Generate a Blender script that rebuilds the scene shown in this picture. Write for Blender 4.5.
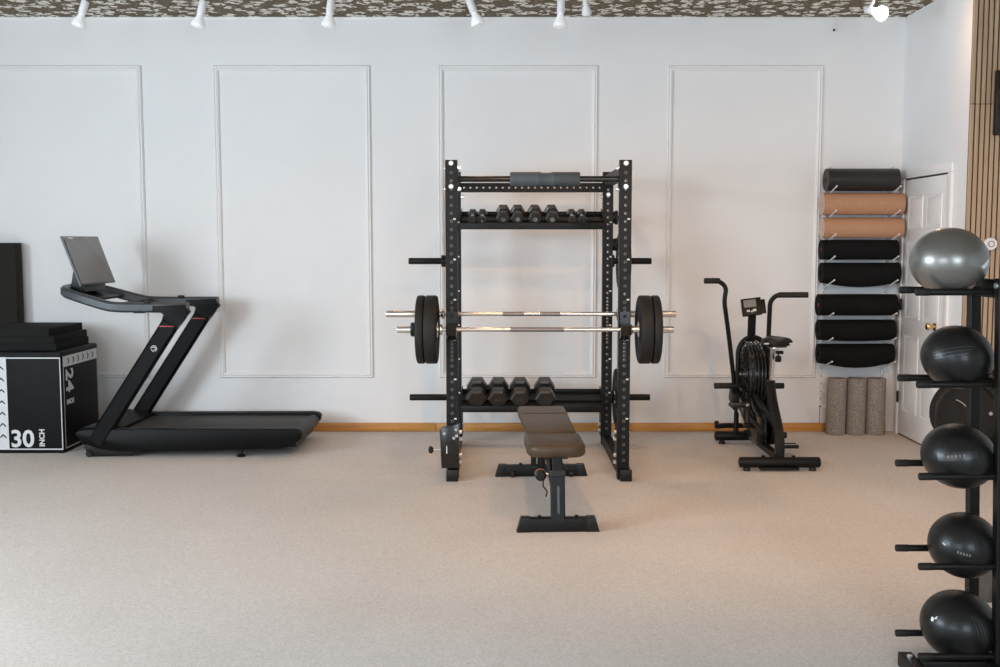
import bpy, bmesh, math, random
from mathutils import Vector, Matrix
random.seed(7)
PI = math.pi
for o in list(bpy.data.objects):
    bpy.data.objects.remove(o)
S = bpy.context.scene
COL = S.collection

# ------------------------------------------------------------------ camera
F_PX, PITCH, CAM_H, CAM_D, PPX, PPY = 1056.0, math.radians(5.03), 1.53, 8.415, 513.0, 333.5
cd = bpy.data.cameras.new('camera')
cam = bpy.data.objects.new('camera', cd); COL.objects.link(cam)
cd.sensor_fit = 'HORIZONTAL'; cd.sensor_width = 36.0
cd.lens = F_PX * 36.0 / 1000.0
cd.shift_x = -(PPX - 500.0) / 1000.0
cam.location = (0, -CAM_D, CAM_H)
cam.rotation_euler = (PI / 2 - PITCH, 0, 0)
cd.clip_start = 0.05
S.camera = cam

# ------------------------------------------------------------------ world, daylight, exposure
S.view_settings.view_transform = 'Standard'
S.view_settings.look = 'None'
S.view_settings.gamma = 1.0
S.view_settings.use_curve_mapping = False
S.view_settings.exposure = 0.12
W = bpy.data.worlds.new('sky'); S.world = W; W.use_nodes = True
bg = W.node_tree.nodes['Background']
bg.inputs[0].default_value = (0.75, 0.86, 1.0, 1); bg.inputs[1].default_value = 1.2

ROOM_L, ROOM_R, ROOM_F, ROOM_H = -6.2, 3.065, -11.6, 3.265
# shop windows in the wall behind the camera: (x0, x1, z0, z1)
ALC_Y, ROOM_R2 = -1.215, 5.6          # the side wall by the door ends here and the room widens
WIN_L = (-7.6, -4.6, 0.95, 2.9)      # window in the left wall: (y0, y1, z0, z1)
WIN = [(-5.8, -2.0, 0.75, 3.0), (0.6, 2.75, 0.75, 3.0)]

def daylight(name, loc, rot, sx, sy, power, col):
    l = bpy.data.lights.new(name, 'AREA'); l.shape = 'RECTANGLE'; l.size = sx; l.size_y = sy
    l.energy = power; l.color = col
    o = bpy.data.objects.new(name, l); COL.objects.link(o); o.location = loc; o.rotation_euler = rot
    return o
SKY_TILT = math.radians(11)      # light from the sky comes in from above
daylight('window_daylight', (-3.9, ROOM_F + 0.45, 1.9), (PI / 2 - SKY_TILT, 0, 0), 3.7, 2.1, 155, (0.75, 0.88, 1.0))
daylight('window_daylight', (1.67, ROOM_F + 0.45, 1.9), (PI / 2 - SKY_TILT, 0, 0), 2.1, 2.1, 125, (0.75, 0.88, 1.0))
daylight('window_daylight', (ROOM_L + 0.45, (WIN_L[0] + WIN_L[1]) / 2, 1.9), (PI / 2 - SKY_TILT, 0, -PI / 2), 2.9, 1.8, 330, (0.75, 0.88, 1.0))

# ------------------------------------------------------------------ pixel -> place (photo frame 1000 x 667)
def ray(px, py):
    u = (px - PPX) / F_PX; v = (PPY - py) / F_PX
    return Vector((u, math.cos(PITCH) + v * math.sin(PITCH), -math.sin(PITCH) + v * math.cos(PITCH)))
C0 = Vector((0, -CAM_D, CAM_H))
def on_y(px, py, y):
    d = ray(px, py); return C0 + d * ((y + CAM_D) / d.y)
def on_z(px, py, z=0.0):
    d = ray(px, py); return C0 + d * ((z - CAM_H) / d.z)
def on_x(px, py, x):
    d = ray(px, py); return C0 + d * (x / d.x)

# ------------------------------------------------------------------ materials
def _nt(name):
    m = bpy.data.materials.new(name); m.use_nodes = True
    nt = m.node_tree; return m, nt, nt.nodes['Principled BSDF']
def node(nt, kind, **kw):
    n = nt.nodes.new(kind)
    for k, v in kw.items():
        if k in n.inputs: n.inputs[k].default_value = v
        else: setattr(n, k, v)
    return n
def mat(name, col, rough=0.5, metal=0.0, var=0.08, scale=30.0, bump=0.0, bscale=200.0, spec=0.5, emit=None, estr=0.0, coat=0.0):
    m, nt, b = _nt(name)
    b.inputs['Roughness'].default_value = rough; b.inputs['Metallic'].default_value = metal
    b.inputs['Specular IOR Level'].default_value = spec
    b.inputs['Coat Weight'].default_value = coat
    tc = node(nt, 'ShaderNodeTexCoord')
    nz = node(nt, 'ShaderNodeTexNoise', Scale=scale, Detail=4.0)
    nt.links.new(tc.outputs['Object'], nz.inputs['Vector'])
    cr = node(nt, 'ShaderNodeValToRGB')
    c = Vector(col[:3])
    cr.color_ramp.elements[0].color = (*(c * (1 - var)), 1); cr.color_ramp.elements[1].color = (*(c * (1 + var)), 1)
    cr.color_ramp.elements[0].position = 0.3; cr.color_ramp.elements[1].position = 0.7
    nt.links.new(nz.outputs['Fac'], cr.inputs['Fac']); nt.links.new(cr.outputs['Color'], b.inputs['Base Color'])
    if bump > 0:
        n2 = node(nt, 'ShaderNodeTexNoise', Scale=bscale, Detail=3.0)
        nt.links.new(tc.outputs['Object'], n2.inputs['Vector'])
        bp = node(nt, 'ShaderNodeBump', Strength=bump, Distance=0.004)
        nt.links.new(n2.outputs['Fac'], bp.inputs['Height']); nt.links.new(bp.outputs['Normal'], b.inputs['Normal'])
    if emit:
        b.inputs['Emission Color'].default_value = (*emit, 1); b.inputs['Emission Strength'].default_value = estr
    return m

def carpet_mat():
    m, nt, b = _nt('carpet'); b.inputs['Roughness'].default_value = 0.95; b.inputs['Specular IOR Level'].default_value = 0.15
    tc = node(nt, 'ShaderNodeTexCoord')
    n1 = node(nt, 'ShaderNodeTexNoise', Scale=105.0, Detail=5.0, Roughness=0.7)
    n2 = node(nt, 'ShaderNodeTexNoise', Scale=1.3, Detail=3.0)
    for n in (n1, n2): nt.links.new(tc.outputs['Object'], n.inputs['Vector'])
    cr = node(nt, 'ShaderNodeValToRGB'); e = cr.color_ramp.elements
    e[0].position = 0.32; e[1].position = 0.68
    e[0].color = (0.55, 0.50, 0.462, 1); e[1].color = (0.77, 0.72, 0.68, 1)
    nt.links.new(n1.outputs['Fac'], cr.inputs['Fac'])
    cr2 = node(nt, 'ShaderNodeValToRGB'); e = cr2.color_ramp.elements
    e[0].position = 0.3; e[1].position = 0.7; e[0].color = (0.93, 0.92, 0.91, 1); e[1].color = (1, 1, 1, 1)
    nt.links.new(n2.outputs['Fac'], cr2.inputs['Fac'])
    mx = node(nt, 'ShaderNodeMix', data_type='RGBA', blend_type='MULTIPLY'); mx.inputs[0].default_value = 1.0
    nt.links.new(cr.outputs['Color'], mx.inputs[6]); nt.links.new(cr2.outputs['Color'], mx.inputs[7])
    nt.links.new(mx.outputs[2], b.inputs['Base Color'])
    n3 = node(nt, 'ShaderNodeTexNoise', Scale=210.0, Detail=3.0)
    nt.links.new(tc.outputs['Object'], n3.inputs['Vector'])
    bp = node(nt, 'ShaderNodeBump', Strength=0.3, Distance=0.005)
    nt.links.new(n3.outputs['Fac'], bp.inputs['Height']); nt.links.new(bp.outputs['Normal'], b.inputs['Normal'])
    return m

def wallpaper_mat():
    m, nt, b = _nt('floral_wallpaper'); b.inputs['Roughness'].default_value = 0.8
    tc = node(nt, 'ShaderNodeTexCoord')
    nz = node(nt, 'ShaderNodeTexNoise', Scale=16.0, Detail=3.0)
    nt.links.new(tc.outputs['Object'], nz.inputs['Vector'])
    sub = node(nt, 'ShaderNodeVectorMath', operation='SUBTRACT'); sub.inputs[1].default_value = (0.5, 0.5, 0.5)
    nt.links.new(nz.outputs['Color'], sub.inputs[0])
    sc = node(nt, 'ShaderNodeVectorMath', operation='SCALE'); sc.inputs['Scale'].default_value = 0.09
    nt.links.new(sub.outputs[0], sc.inputs[0])
    ad = node(nt, 'ShaderNodeVectorMath', operation='ADD')
    nt.links.new(tc.outputs['Object'], ad.inputs[0]); nt.links.new(sc.outputs[0], ad.inputs[1])
    vo = node(nt, 'ShaderNodeTexVoronoi', Scale=8.5); vo.voronoi_dimensions = '2D'
    nt.links.new(ad.outputs[0], vo.inputs['Vector'])
    v2 = node(nt, 'ShaderNodeTexVoronoi', Scale=24.0); v2.voronoi_dimensions = '2D'
    nt.links.new(ad.outputs[0], v2.inputs['Vector'])
    # flower heads: near a cell centre and inside small petal cells
    def ramp(src, p0, p1, c0, c1, interp='LINEAR'):
        r = node(nt, 'ShaderNodeValToRGB'); r.color_ramp.interpolation = interp
        e = r.color_ramp.elements; e[0].position = p0; e[1].position = p1; e[0].color = (*c0, 1); e[1].color = (*c1, 1)
        nt.links.new(src, r.inputs['Fac']); return r
    a = ramp(vo.outputs['Distance'], 0.37, 0.41, (1, 1, 1), (0, 0, 0))
    p = ramp(v2.outputs['Distance'], 0.50, 0.56, (1, 1, 1), (0, 0, 0))
    mul = node(nt, 'ShaderNodeMath', operation='MULTIPLY'); nt.links.new(a.outputs[0], mul.inputs[0]); nt.links.new(p.outputs[0], mul.inputs[1])
    leaf = ramp(v2.outputs['Distance'], 0.20, 0.25, (0.26, 0.20, 0.12), (0.13, 0.092, 0.052))
    mx = node(nt, 'ShaderNodeMix', data_type='RGBA')
    nt.links.new(mul.outputs[0], mx.inputs[0]); nt.links.new(leaf.outputs[0], mx.inputs[6]); mx.inputs[7].default_value = (0.90, 0.86, 0.78, 1)
    nt.links.new(mx.outputs[2], b.inputs['Base Color'])
    return m

def wood_mat(name, c0, c1, axis='Z', scale=1.0, rough=0.45):
    m, nt, b = _nt(name); b.inputs['Roughness'].default_value = rough
    tc = node(nt, 'ShaderNodeTexCoord'); mp = node(nt, 'ShaderNodeMapping')
    k = {'X': (0.8, 14, 14), 'Y': (14, 0.8, 14), 'Z': (14, 14, 0.8)}[axis]
    mp.inputs['Scale'].default_value = tuple(v * scale for v in k)
    nt.links.new(tc.outputs['Object'], mp.inputs['Vector'])
    oi = node(nt, 'ShaderNodeObjectInfo')
    mad = node(nt, 'ShaderNodeVectorMath', operation='ADD'); nt.links.new(mp.outputs[0], mad.inputs[0]); 
    sc = node(nt, 'ShaderNodeMath', operation='MULTIPLY'); sc.inputs[1].default_value = 37.0
    nt.links.new(oi.outputs['Random'], sc.inputs[0]); nt.links.new(sc.outputs[0], mad.inputs[1])
    nz = node(nt, 'ShaderNodeTexNoise', Scale=2.2, Detail=6.0, Roughness=0.65, Distortion=0.6)
    nt.links.new(mad.outputs[0], nz.inputs['Vector'])
    cr = node(nt, 'ShaderNodeValToRGB'); e = cr.color_ramp.elements
    e[0].position = 0.3; e[1].position = 0.7; e[0].color = (*c0, 1); e[1].color = (*c1, 1)
    nt.links.new(nz.outputs['Fac'], cr.inputs['Fac']); nt.links.new(cr.outputs['Color'], b.inputs['Base Color'])
    return m

def speckle_mat(name, c0, c1, scale=160.0, rough=0.9):
    m, nt, b = _nt(name); b.inputs['Roughness'].default_value = rough
    tc = node(nt, 'ShaderNodeTexCoord'); vo = node(nt, 'ShaderNodeTexVoronoi', Scale=scale)
    nt.links.new(tc.outputs['Object'], vo.inputs['Vector'])
    cr = node(nt, 'ShaderNodeValToRGB'); e = cr.color_ramp.elements
    e[0].color = (*c0, 1); e[1].color = (*c1, 1); e[0].position = 0.35; e[1].position = 0.65
    sx = node(nt, 'ShaderNodeSeparateColor'); nt.links.new(vo.outputs['Color'], sx.inputs[0])
    nt.links.new(sx.outputs[0], cr.inputs['Fac']); nt.links.new(cr.outputs['Color'], b.inputs['Base Color'])
    return m

def glass_mat():
    m, nt, b = _nt('window_glass')
    b.inputs['Transmission Weight'].default_value = 1.0; b.inputs['Roughness'].default_value = 0.0; b.inputs['IOR'].default_value = 1.45
    b.inputs['Base Color'].default_value = (0.95, 0.98, 1, 1)
    return m

M = dict(
    roll_num=mat('number_grey', (0.34, 0.33, 0.31), 0.6),
    panelbrown=mat('brown_grey_foam', (0.075, 0.062, 0.05), 0.8, var=0.1),
    litrim=mat('worn_lit_hole_edge', (0.30, 0.28, 0.25), 0.5, metal=0.3),  # bare metal, kept pale to imitate light caught at the hole edges
    hexrub=mat('hex_head_rubber', (0.016, 0.014, 0.012), 0.36, var=0.12, spec=0.6),
    carpet=carpet_mat(), paper=wallpaper_mat(), glass=glass_mat(),
    wall=mat('wall_paint', (0.80, 0.785, 0.77), 0.65, var=0.012, scale=3, bump=0.12, bscale=60),
    wall_r=mat('side_wall_paint', (0.83, 0.83, 0.83), 0.6, var=0.01, scale=3, bump=0.1, bscale=60),
    trim=mat('trim_paint', (0.84, 0.825, 0.81), 0.4, var=0.01),
    door=mat('door_paint', (0.84, 0.83, 0.82), 0.35, var=0.01),
    oak=wood_mat('oak_baseboard', (0.44, 0.175, 0.032), (0.70, 0.33, 0.075), 'X'),
    slat=wood_mat('slat_oak', (0.36, 0.25, 0.155), (0.52, 0.37, 0.24), 'Z'),
    felt=mat('black_felt', (0.022, 0.016, 0.010), 0.95),
    steel=mat('black_powder_coat', (0.0062, 0.0054, 0.0045), 0.45, spec=0.25, var=0.15, bump=0.08, bscale=900),
    gloss=mat('black_gloss_paint', (0.010, 0.009, 0.008), 0.22, var=0.1),
    plastic=mat('black_plastic', (0.0095, 0.0085, 0.0072), 0.42, spec=0.3, var=0.1),
    tread=mat('treadmill_shell', (0.0045, 0.0042, 0.0038), 0.45, spec=0.12, var=0.1),
    rail=mat('treadmill_rail', (0.045, 0.050, 0.056), 0.36, var=0.08),
    belt=mat('treadmill_belt', (0.030, 0.028, 0.025), 0.6, spec=0.4, var=0.2, scale=120),
    red=mat('red_band', (0.55, 0.06, 0.04), 0.4),
    rubber=mat('black_rubber', (0.0145, 0.0125, 0.0105), 0.6, spec=0.3, var=0.18, scale=60, bump=0.15, bscale=500),
    chrome=mat('chrome', (0.74, 0.72, 0.70), 0.22, metal=1.0, var=0.02),
    knurl=mat('knurled_steel', (0.30, 0.27, 0.26), 0.45, metal=1.0, var=0.2, scale=400, bump=0.4, bscale=1500),
    zinc=mat('zinc_bolt', (0.70, 0.70, 0.69), 0.3, metal=0.8, var=0.05),
    white=mat('white_paint', (0.80, 0.80, 0.80), 0.5, var=0.02),
    print=mat('white_print', (0.72, 0.72, 0.71), 0.6, var=0.03),
    vinyl=mat('bench_vinyl', (0.066, 0.041, 0.022), 0.45, spec=0.35, var=0.12, bump=0.15, bscale=350),
    pad=mat('blue_grey_foam', (0.060, 0.075, 0.083), 0.7, var=0.08, bump=0.1, bscale=300),
    screen=mat('screen_glass', (0.075, 0.056, 0.042), 0.16, var=0.03, coat=0.6),
    silverball=mat('silver_vinyl', (0.215, 0.21, 0.195), 0.33, metal=0.75, var=0.05, scale=12, coat=0.3),
    ball=mat('black_ball_rubber', (0.0085, 0.0083, 0.0075), 0.36, spec=0.3, var=0.25, scale=25, bump=0.1, bscale=240, coat=0.08),
    ballmark=mat('ball_label', (0.012, 0.012, 0.012), 0.35),
    blackmat=mat('black_mat_foam', (0.006, 0.006, 0.006), 0.8, spec=0.15, var=0.2, bump=0.2, bscale=300),
    brownmat=mat('dark_glossy_mat', (0.012, 0.010, 0.008), 0.4, var=0.2),
    tan=mat('tan_mat', (0.47, 0.25, 0.14), 0.75, var=0.08, scale=60, bump=0.15, bscale=300),
    pink=mat('tan_mat_backing', (0.62, 0.45, 0.37), 0.8, var=0.05),
    redtag=mat('red_tag', (0.35, 0.03, 0.03), 0.6),
    roller=speckle_mat('speckled_foam', (0.19, 0.165, 0.14), (0.36, 0.32, 0.28), 260),
    boxfab=mat('plyo_vinyl', (0.0055, 0.006, 0.006), 0.55, spec=0.15, var=0.25, scale=18, bump=0.1, bscale=120),
    boxprint=mat('plyo_print', (0.66, 0.66, 0.66), 0.55, var=0.05),
    foam=mat('dark_foam', (0.013, 0.0135, 0.0125), 0.9, spec=0.2, var=0.2, scale=80, bump=0.2, bscale=200),
    panel=mat('dark_panel', (0.017, 0.015, 0.012), 0.8, spec=0.25, var=0.25, scale=50, bump=0.1),
    brass=mat('brass', (0.75, 0.55, 0.25), 0.25, metal=1.0, var=0.03),
    copper=mat('copper_knob', (0.45, 0.17, 0.09), 0.35, metal=0.3),
    bulb=mat('lamp_glass', (0.9, 0.9, 0.9), 0.3, emit=(1.0, 0.97, 0.93), estr=0.12),
    bulb_hot=mat('lamp_glass_bright', (0.9, 0.9, 0.9), 0.3, emit=(1.0, 0.95, 0.88), estr=14.0),
    lcd=mat('grey_display', (0.24, 0.24, 0.21), 0.3),
    taupe=mat('taupe_foam', (0.16, 0.145, 0.125), 0.8, var=0.1),
)

# ------------------------------------------------------------------ mesh building
def frame_mat(origin, z, x=None):
    z = Vector(z).normalized()
    x = Vector(x) if x is not None else (Vector((1, 0, 0)) if abs(z.x) < 0.9 else Vector((0, 1, 0)))
    y = z.cross(x).normalized(); x = y.cross(z).normalized()
    m = Matrix((x, y, z)).transposed().to_4x4(); m.translation = Vector(origin); return m

class MB:
    def __init__(self): self.bm = bmesh.new()
    def box(self, c, s, M4=None, bev=0.0, seg=2):
        m = Matrix.Translation(Vector(c)) @ Matrix.Diagonal((*s, 1))
        if M4 is not None: m = M4 @ m
        r = bmesh.ops.create_cube(self.bm, size=1.0, matrix=m)
        if bev > 0:
            ed = list({e for v in r['verts'] for e in v.link_edges})
            bmesh.ops.bevel(self.bm, geom=ed, offset=bev, segments=seg, affect='EDGES', profile=0.5)
        return self
    def span(self, a, b, bev=0.0, seg=2):
        a, b = Vector(a), Vector(b)
        return self.box((a + b) / 2, [abs(q) for q in (b - a)], None, bev, seg)
    def cyl(self, p0, p1, r0, r1=None, seg=16, bev=0.0):
        p0, p1 = Vector(p0), Vector(p1); r1 = r0 if r1 is None else r1
        L = (p1 - p0).length
        if bev > 0:
            return self.lathe(p0, p1 - p0, [(0, 0), (r0 - bev, 0), (r0 - bev * .3, bev * .3), (r0, bev), (r1, L - bev), (r1 - bev * .3, L - bev * .3), (r1 - bev, L), (0, L)], seg)
        bmesh.ops.create_cone(self.bm, cap_ends=True, segments=seg, radius1=r0, radius2=r1, depth=L,
                              matrix=frame_mat((p0 + p1) / 2, p1 - p0))
        return self
    def lathe(self, origin, axis, prof, seg=24, xdir=None):
        m = frame_mat(origin, axis, xdir); bm = self.bm; rings = []
        for r, h in prof:
            if r < 1e-6: rings.append([bm.verts.new(m @ Vector((0, 0, h)))])
            else: rings.append([bm.verts.new(m @ Vector((r * math.cos(2 * PI * i / seg), r * math.sin(2 * PI * i / seg), h))) for i in range(seg)])
        for a, b in zip(rings, rings[1:]):
            for i in range(seg):
                j = (i + 1) % seg
                if len(a) == 1 and len(b) == 1: break
                if len(a) == 1: bm.faces.new((a[0], b[i], b[j]))
                elif len(b) == 1: bm.faces.new((a[i], a[j], b[0]))
                else: bm.faces.new((a[i], a[j], b[j], b[i]))
        return self
    def sweep(self, path, prof, up=None, closed=False, cap=True):
        """prof: list of 2D points; path: 3D points; first profile axis follows `up` cross tangent"""
        P = [Vector(p) for p in path]; n = len(P); bm = self.bm; rings = []
        nrm = None
        for i in range(n):
            a = P[i - 1] if (i > 0 or closed) else P[i]; b = P[(i + 1) % n] if (i < n - 1 or closed) else P[i]
            t = (b - a).normalized()
            if up is not None: nn = Vector(up)
            elif nrm is None: nn = Vector((0, 0, 1)) if abs(t.z) < 0.9 else Vector((1, 0, 0))
            else: nn = nrm
            s = t.cross(nn).normalized(); nn = s.cross(t).normalized(); nrm = nn
            pr = prof[i] if isinstance(prof[0][0], (tuple, list)) else prof
            rings.append([bm.verts.new(P[i] + s * q[0] + nn * q[1]) for q in pr])
        k = len(rings[0])
        pairs = list(zip(rings, rings[1:])) + ([(rings[-1], rings[0])] if closed else [])
        for a, b in pairs:
            for i in range(k):
                j = (i + 1) % k; bm.faces.new((a[i], a[j], b[j], b[i]))
        if cap and not closed:
            bm.faces.new(rings[0][::-1]); bm.faces.new(rings[-1])
        return self
    def tube(self, path, r, seg=12, closed=False, up=None):
        if isinstance(r, (list, tuple)):
            prof = [[(x * math.cos(2 * PI * i / seg), x * math.sin(2 * PI * i / seg)) for i in range(seg)] for x in r]
        else: prof = [(r * math.cos(2 * PI * i / seg), r * math.sin(2 * PI * i / seg)) for i in range(seg)]
        return self.sweep(path, prof, up, closed)
    def bar(self, path, w, h, up=None, bev=0.25):
        b = min(w, h) * bev; a, c = w / 2, h / 2
        prof = [(-a + b, -c), (a - b, -c), (a, -c + b), (a, c - b), (a - b, c), (-a + b, c), (-a, c - b), (-a, -c + b)]
        return self.sweep(path, prof, up)
    def prism(self, pts, vec, bev=0.0):
        bm = self.bm; v = Vector(vec)
        a = [bm.verts.new(Vector(p)) for p in pts]; b = [bm.verts.new(Vector(p) + v) for p in pts]
        n = len(a); fs = [bm.faces.new(a[::-1]), bm.faces.new(b)]
        for i in range(n): fs.append(bm.faces.new((a[i], a[(i + 1) % n], b[(i + 1) % n], b[i])))
        if bev > 0:
            ed = list({e for f in fs[:2] for e in f.edges})
            bmesh.ops.bevel(bm, geom=ed, offset=bev, segments=2, affect='EDGES', profile=0.5)
        return self
    def ball(self, c, r, sub=3, sc=(1, 1, 1)):
        m = Matrix.Translation(Vector(c)) @ Matrix.Diagonal((r * sc[0], r * sc[1], r * sc[2], 1))
        bmesh.ops.create_uvsphere(self.bm, u_segments=8 * sub, v_segments=6 * sub, radius=1.0, matrix=m); return self
    def hole_plate(self, o, ux, uy, w, cells, r):
        """flat plate starting at o, width w along ux; cells = heights along uy, each with a round hole"""
        bm = self.bm; o, ux, uy = Vector(o), Vector(ux), Vector(uy); t = 0.0
        for h, hole in cells:
            P = lambda a, b: bm.verts.new(o + ux * (w / 2 + a) + uy * (t + h / 2 + b))
            if not hole:
                bm.faces.new([P(-w / 2, -h / 2), P(w / 2, -h / 2), P(w / 2, h / 2), P(-w / 2, h / 2)])
            else:
                rim = [P(w / 2 * sx, h / 2 * sy) for sx, sy in ((1, 0), (1, 1), (0, 1), (-1, 1), (-1, 0), (-1, -1), (0, -1), (1, -1))]
                rr = min(r, h * .36)
                hol = [P(rr * math.cos(i * PI / 4), rr * math.sin(i * PI / 4)) for i in range(8)]
                for i in range(8):
                    j = (i + 1) % 8; bm.faces.new((rim[i], rim[j], hol[j], hol[i]))
            t += h
        return self
    def build(self, name, material, parent=None, ang=35.0, norm=True, local=False):
        bm = self.bm
        if parent is not None and not local:
            bm.transform(WM[parent.name].inverted())
        if norm: bmesh.ops.recalc_face_normals(bm, faces=bm.faces[:])
        loc = Vector((0, 0, 0))
        if parent is None:
            xs = [v.co for v in bm.verts]
            loc = Vector(((min(v.x for v in xs) + max(v.x for v in xs)) / 2, (min(v.y for v in xs) + max(v.y for v in xs)) / 2, min(v.z for v in xs)))
            bm.transform(Matrix.Translation(-loc))
        me = bpy.data.meshes.new(name); bm.to_mesh(me); bm.free()
        for p in me.polygons: p.use_smooth = True
        me.set_sharp_from_angle(angle=math.radians(ang))
        me.materials.append(M[material] if isinstance(material, str) else material)
        o = bpy.data.objects.new(name, me); COL.objects.link(o); o.location = loc
        if parent is not None:
            o.parent = parent; WM[o.name] = WM.get(parent.name, Matrix.Identity(4)).copy()
        else: WM[o.name] = Matrix.Translation(loc)
        return o
WM = {}
def thing(name, loc, label=None, cat=None, group=None, rotz=0.0, kind=None):
    o = bpy.data.objects.new(name, None); COL.objects.link(o); o.empty_display_size = 0.1
    o.location = loc; o.rotation_euler = (0, 0, rotz)
    WM[o.name] = Matrix.Translation(Vector(loc)) @ Matrix.Rotation(rotz, 4, 'Z')
    return tag(o, label, cat, group, kind)
def tag(o, label=None, cat=None, group=None, kind=None):
    if label: o['label'] = label
    if cat: o['category'] = cat
    if group: o['group'] = group
    if kind: o['kind'] = kind
    return o
def struct(o): o['kind'] = 'structure'; return o
def dup(root, loc, rot=None, label=None):
    r = root.copy(); COL.objects.link(r); r.location = loc
    if rot is not None: r.rotation_euler = rot
    if label: r['label'] = label
    for ch in root.children:
        c = ch.copy(); COL.objects.link(c); c.parent = r
        for g in ch.children:
            d = g.copy(); COL.objects.link(d); d.parent = c
    return r
def text_mb(body, size, origin, xdir, ydir, bold=0.0, depth=0.0008, align='LEFT'):
    cu = bpy.data.curves.new('t', 'FONT'); cu.body = body; cu.size = size; cu.offset = bold; cu.extrude = depth
    cu.align_x = align; cu.resolution_u = 3
    o = bpy.data.objects.new('t', cu); COL.objects.link(o)
    dg = bpy.context.evaluated_depsgraph_get(); dg.update()
    me = bpy.data.meshes.new_from_object(o.evaluated_get(dg))
    bpy.data.objects.remove(o); bpy.data.curves.remove(cu)
    mb = MB(); mb.bm.from_mesh(me); bpy.data.meshes.remove(me)
    x = Vector(xdir).normalized(); y = Vector(ydir).normalized(); z = x.cross(y)
    m = Matrix((x, y, z)).transposed().to_4x4(); m.translation = Vector(origin)
    mb.bm.transform(m); return mb
def smooth_path(pts, n=6):
    P = [Vector(p) for p in pts]; out = []
    for i in range(len(P) - 1):
        p0 = P[max(i - 1, 0)]; p1 = P[i]; p2 = P[i + 1]; p3 = P[min(i + 2, len(P) - 1)]
        for k in range(n):
            t = k / n
            out.append(0.5 * ((2 * p1) + (p2 - p0) * t + (2 * p0 - 5 * p1 + 4 * p2 - p3) * t * t + (3 * p1 - p0 - 3 * p2 + p3) * t ** 3))
    out.append(P[-1]); return out
def fillet(pts, r=0.05, n=5):
    P = [Vector(p) for p in pts]; out = [P[0]]
    for a, b, c in zip(P, P[1:], P[2:]):
        d1 = (a - b); d2 = (c - b); rr = min(r, d1.length * .49, d2.length * .49)
        q0 = b + d1.normalized() * rr; q2 = b + d2.normalized() * rr
        for k in range(n + 1):
            t = k / n; out.append(q0 * (1 - t) ** 2 + b * 2 * t * (1 - t) + q2 * t * t)
    out.append(P[-1]); return out

# ================================================================== ROOM
struct(MB().span((ROOM_L, ROOM_F, -0.1), (ROOM_R2, 0, 0)).build('floor', 'carpet'))
struct(MB().span((ROOM_L - .12, 0, -0.1), (ROOM_R + .12, 0.12, ROOM_H)).build('wall_back', 'wall'))
struct(MB().span((ROOM_R, ALC_Y + .12, -0.1), (ROOM_R + .12, 0, ROOM_H)).build('wall_right', 'wall_r'))
struct(MB().span((ROOM_R, ALC_Y, -0.1), (ROOM_R2 + .12, ALC_Y + .12, ROOM_H)).build('wall_return', 'wall_r'))
struct(MB().span((ROOM_R2, ROOM_F, -0.1), (ROOM_R2 + .12, ALC_Y, ROOM_H)).build('wall_side', 'wall_r'))
y0, y1, z0, z1 = WIN_L
lw = MB().span((ROOM_L - .12, ROOM_F, -.1), (ROOM_L, y0, ROOM_H)).span((ROOM_L - .12, y1, -.1), (ROOM_L, 0, ROOM_H))
lw.span((ROOM_L - .12, y0, -.1), (ROOM_L, y1, z0)).span((ROOM_L - .12, y0, z1), (ROOM_L, y1, ROOM_H))
struct(lw.build('wall_left', 'wall'))
w = thing('window_3', (ROOM_L - .06, (y0 + y1) / 2, z0), kind='structure')
for a in ((y0, z0, y1, z0 + .05), (y0, z1 - .05, y1, z1), (y0, z0, y0 + .05, z1), (y1 - .05, z0, y1, z1), ((y0 + y1) / 2 - .025, z0 + .05, (y0 + y1) / 2 + .025, z1 - .05)):
    MB().span((ROOM_L - .1, a[0], a[1]), (ROOM_L - .02, a[2], a[3])).build('window_frame', 'trim', w)
for ya_, yb_ in ((y0 + .05, (y0 + y1) / 2 - .025), ((y0 + y1) / 2 + .025, y1 - .05)):
    MB().span((ROOM_L - .065, ya_, z0 + .05), (ROOM_L - .055, yb_, z1 - .05)).build('pane', 'glass', w)
struct(MB().span((ROOM_L - .12, ROOM_F - .12, ROOM_H), (ROOM_R2 + .12, 0.12, ROOM_H + .1)).build('ceiling', 'paper'))
fw = MB(); xs = [ROOM_L - .12] + [v for w in WIN for v in w[:2]] + [ROOM_R2 + .12]
for i in range(0, len(xs), 2): fw.span((xs[i], ROOM_F - .12, -.1), (xs[i + 1], ROOM_F, ROOM_H))
for x0, x1, z0, z1 in WIN:
    fw.span((x0, ROOM_F - .12, -.1), (x1, ROOM_F, z0)); fw.span((x0, ROOM_F - .12, z1), (x1, ROOM_F, ROOM_H))
struct(fw.build('wall_front', 'wall'))
for k, (x0, x1, z0, z1) in enumerate(WIN):
    w = thing('window_%d' % (k + 1), ((x0 + x1) / 2, ROOM_F - .06, z0), kind='structure')
    n = 3 if x1 - x0 > 3 else 2
    for a in ((x0, z0, x1, z0 + .05), (x0, z1 - .05, x1, z1), (x0, z0, x0 + .05, z1), (x1 - .05, z0, x1, z1)):
        MB().span((a[0], ROOM_F - .1, a[1]), (a[2], ROOM_F - .02, a[3])).build('window_frame', 'trim', w)
    for i in range(n):
        xa = x0 + (x1 - x0) * i / n; xb = x0 + (x1 - x0) * (i + 1) / n
        if i: MB().span((xa - .025, ROOM_F - .1, z0), (xa + .025, ROOM_F - .02, z1)).build('mullion', 'trim', w)
        MB().span((xa + .025, ROOM_F - .065, z0 + .05), (xb - .025, ROOM_F - .055, z1 - .05)).build('pane', 'glass', w)

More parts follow.
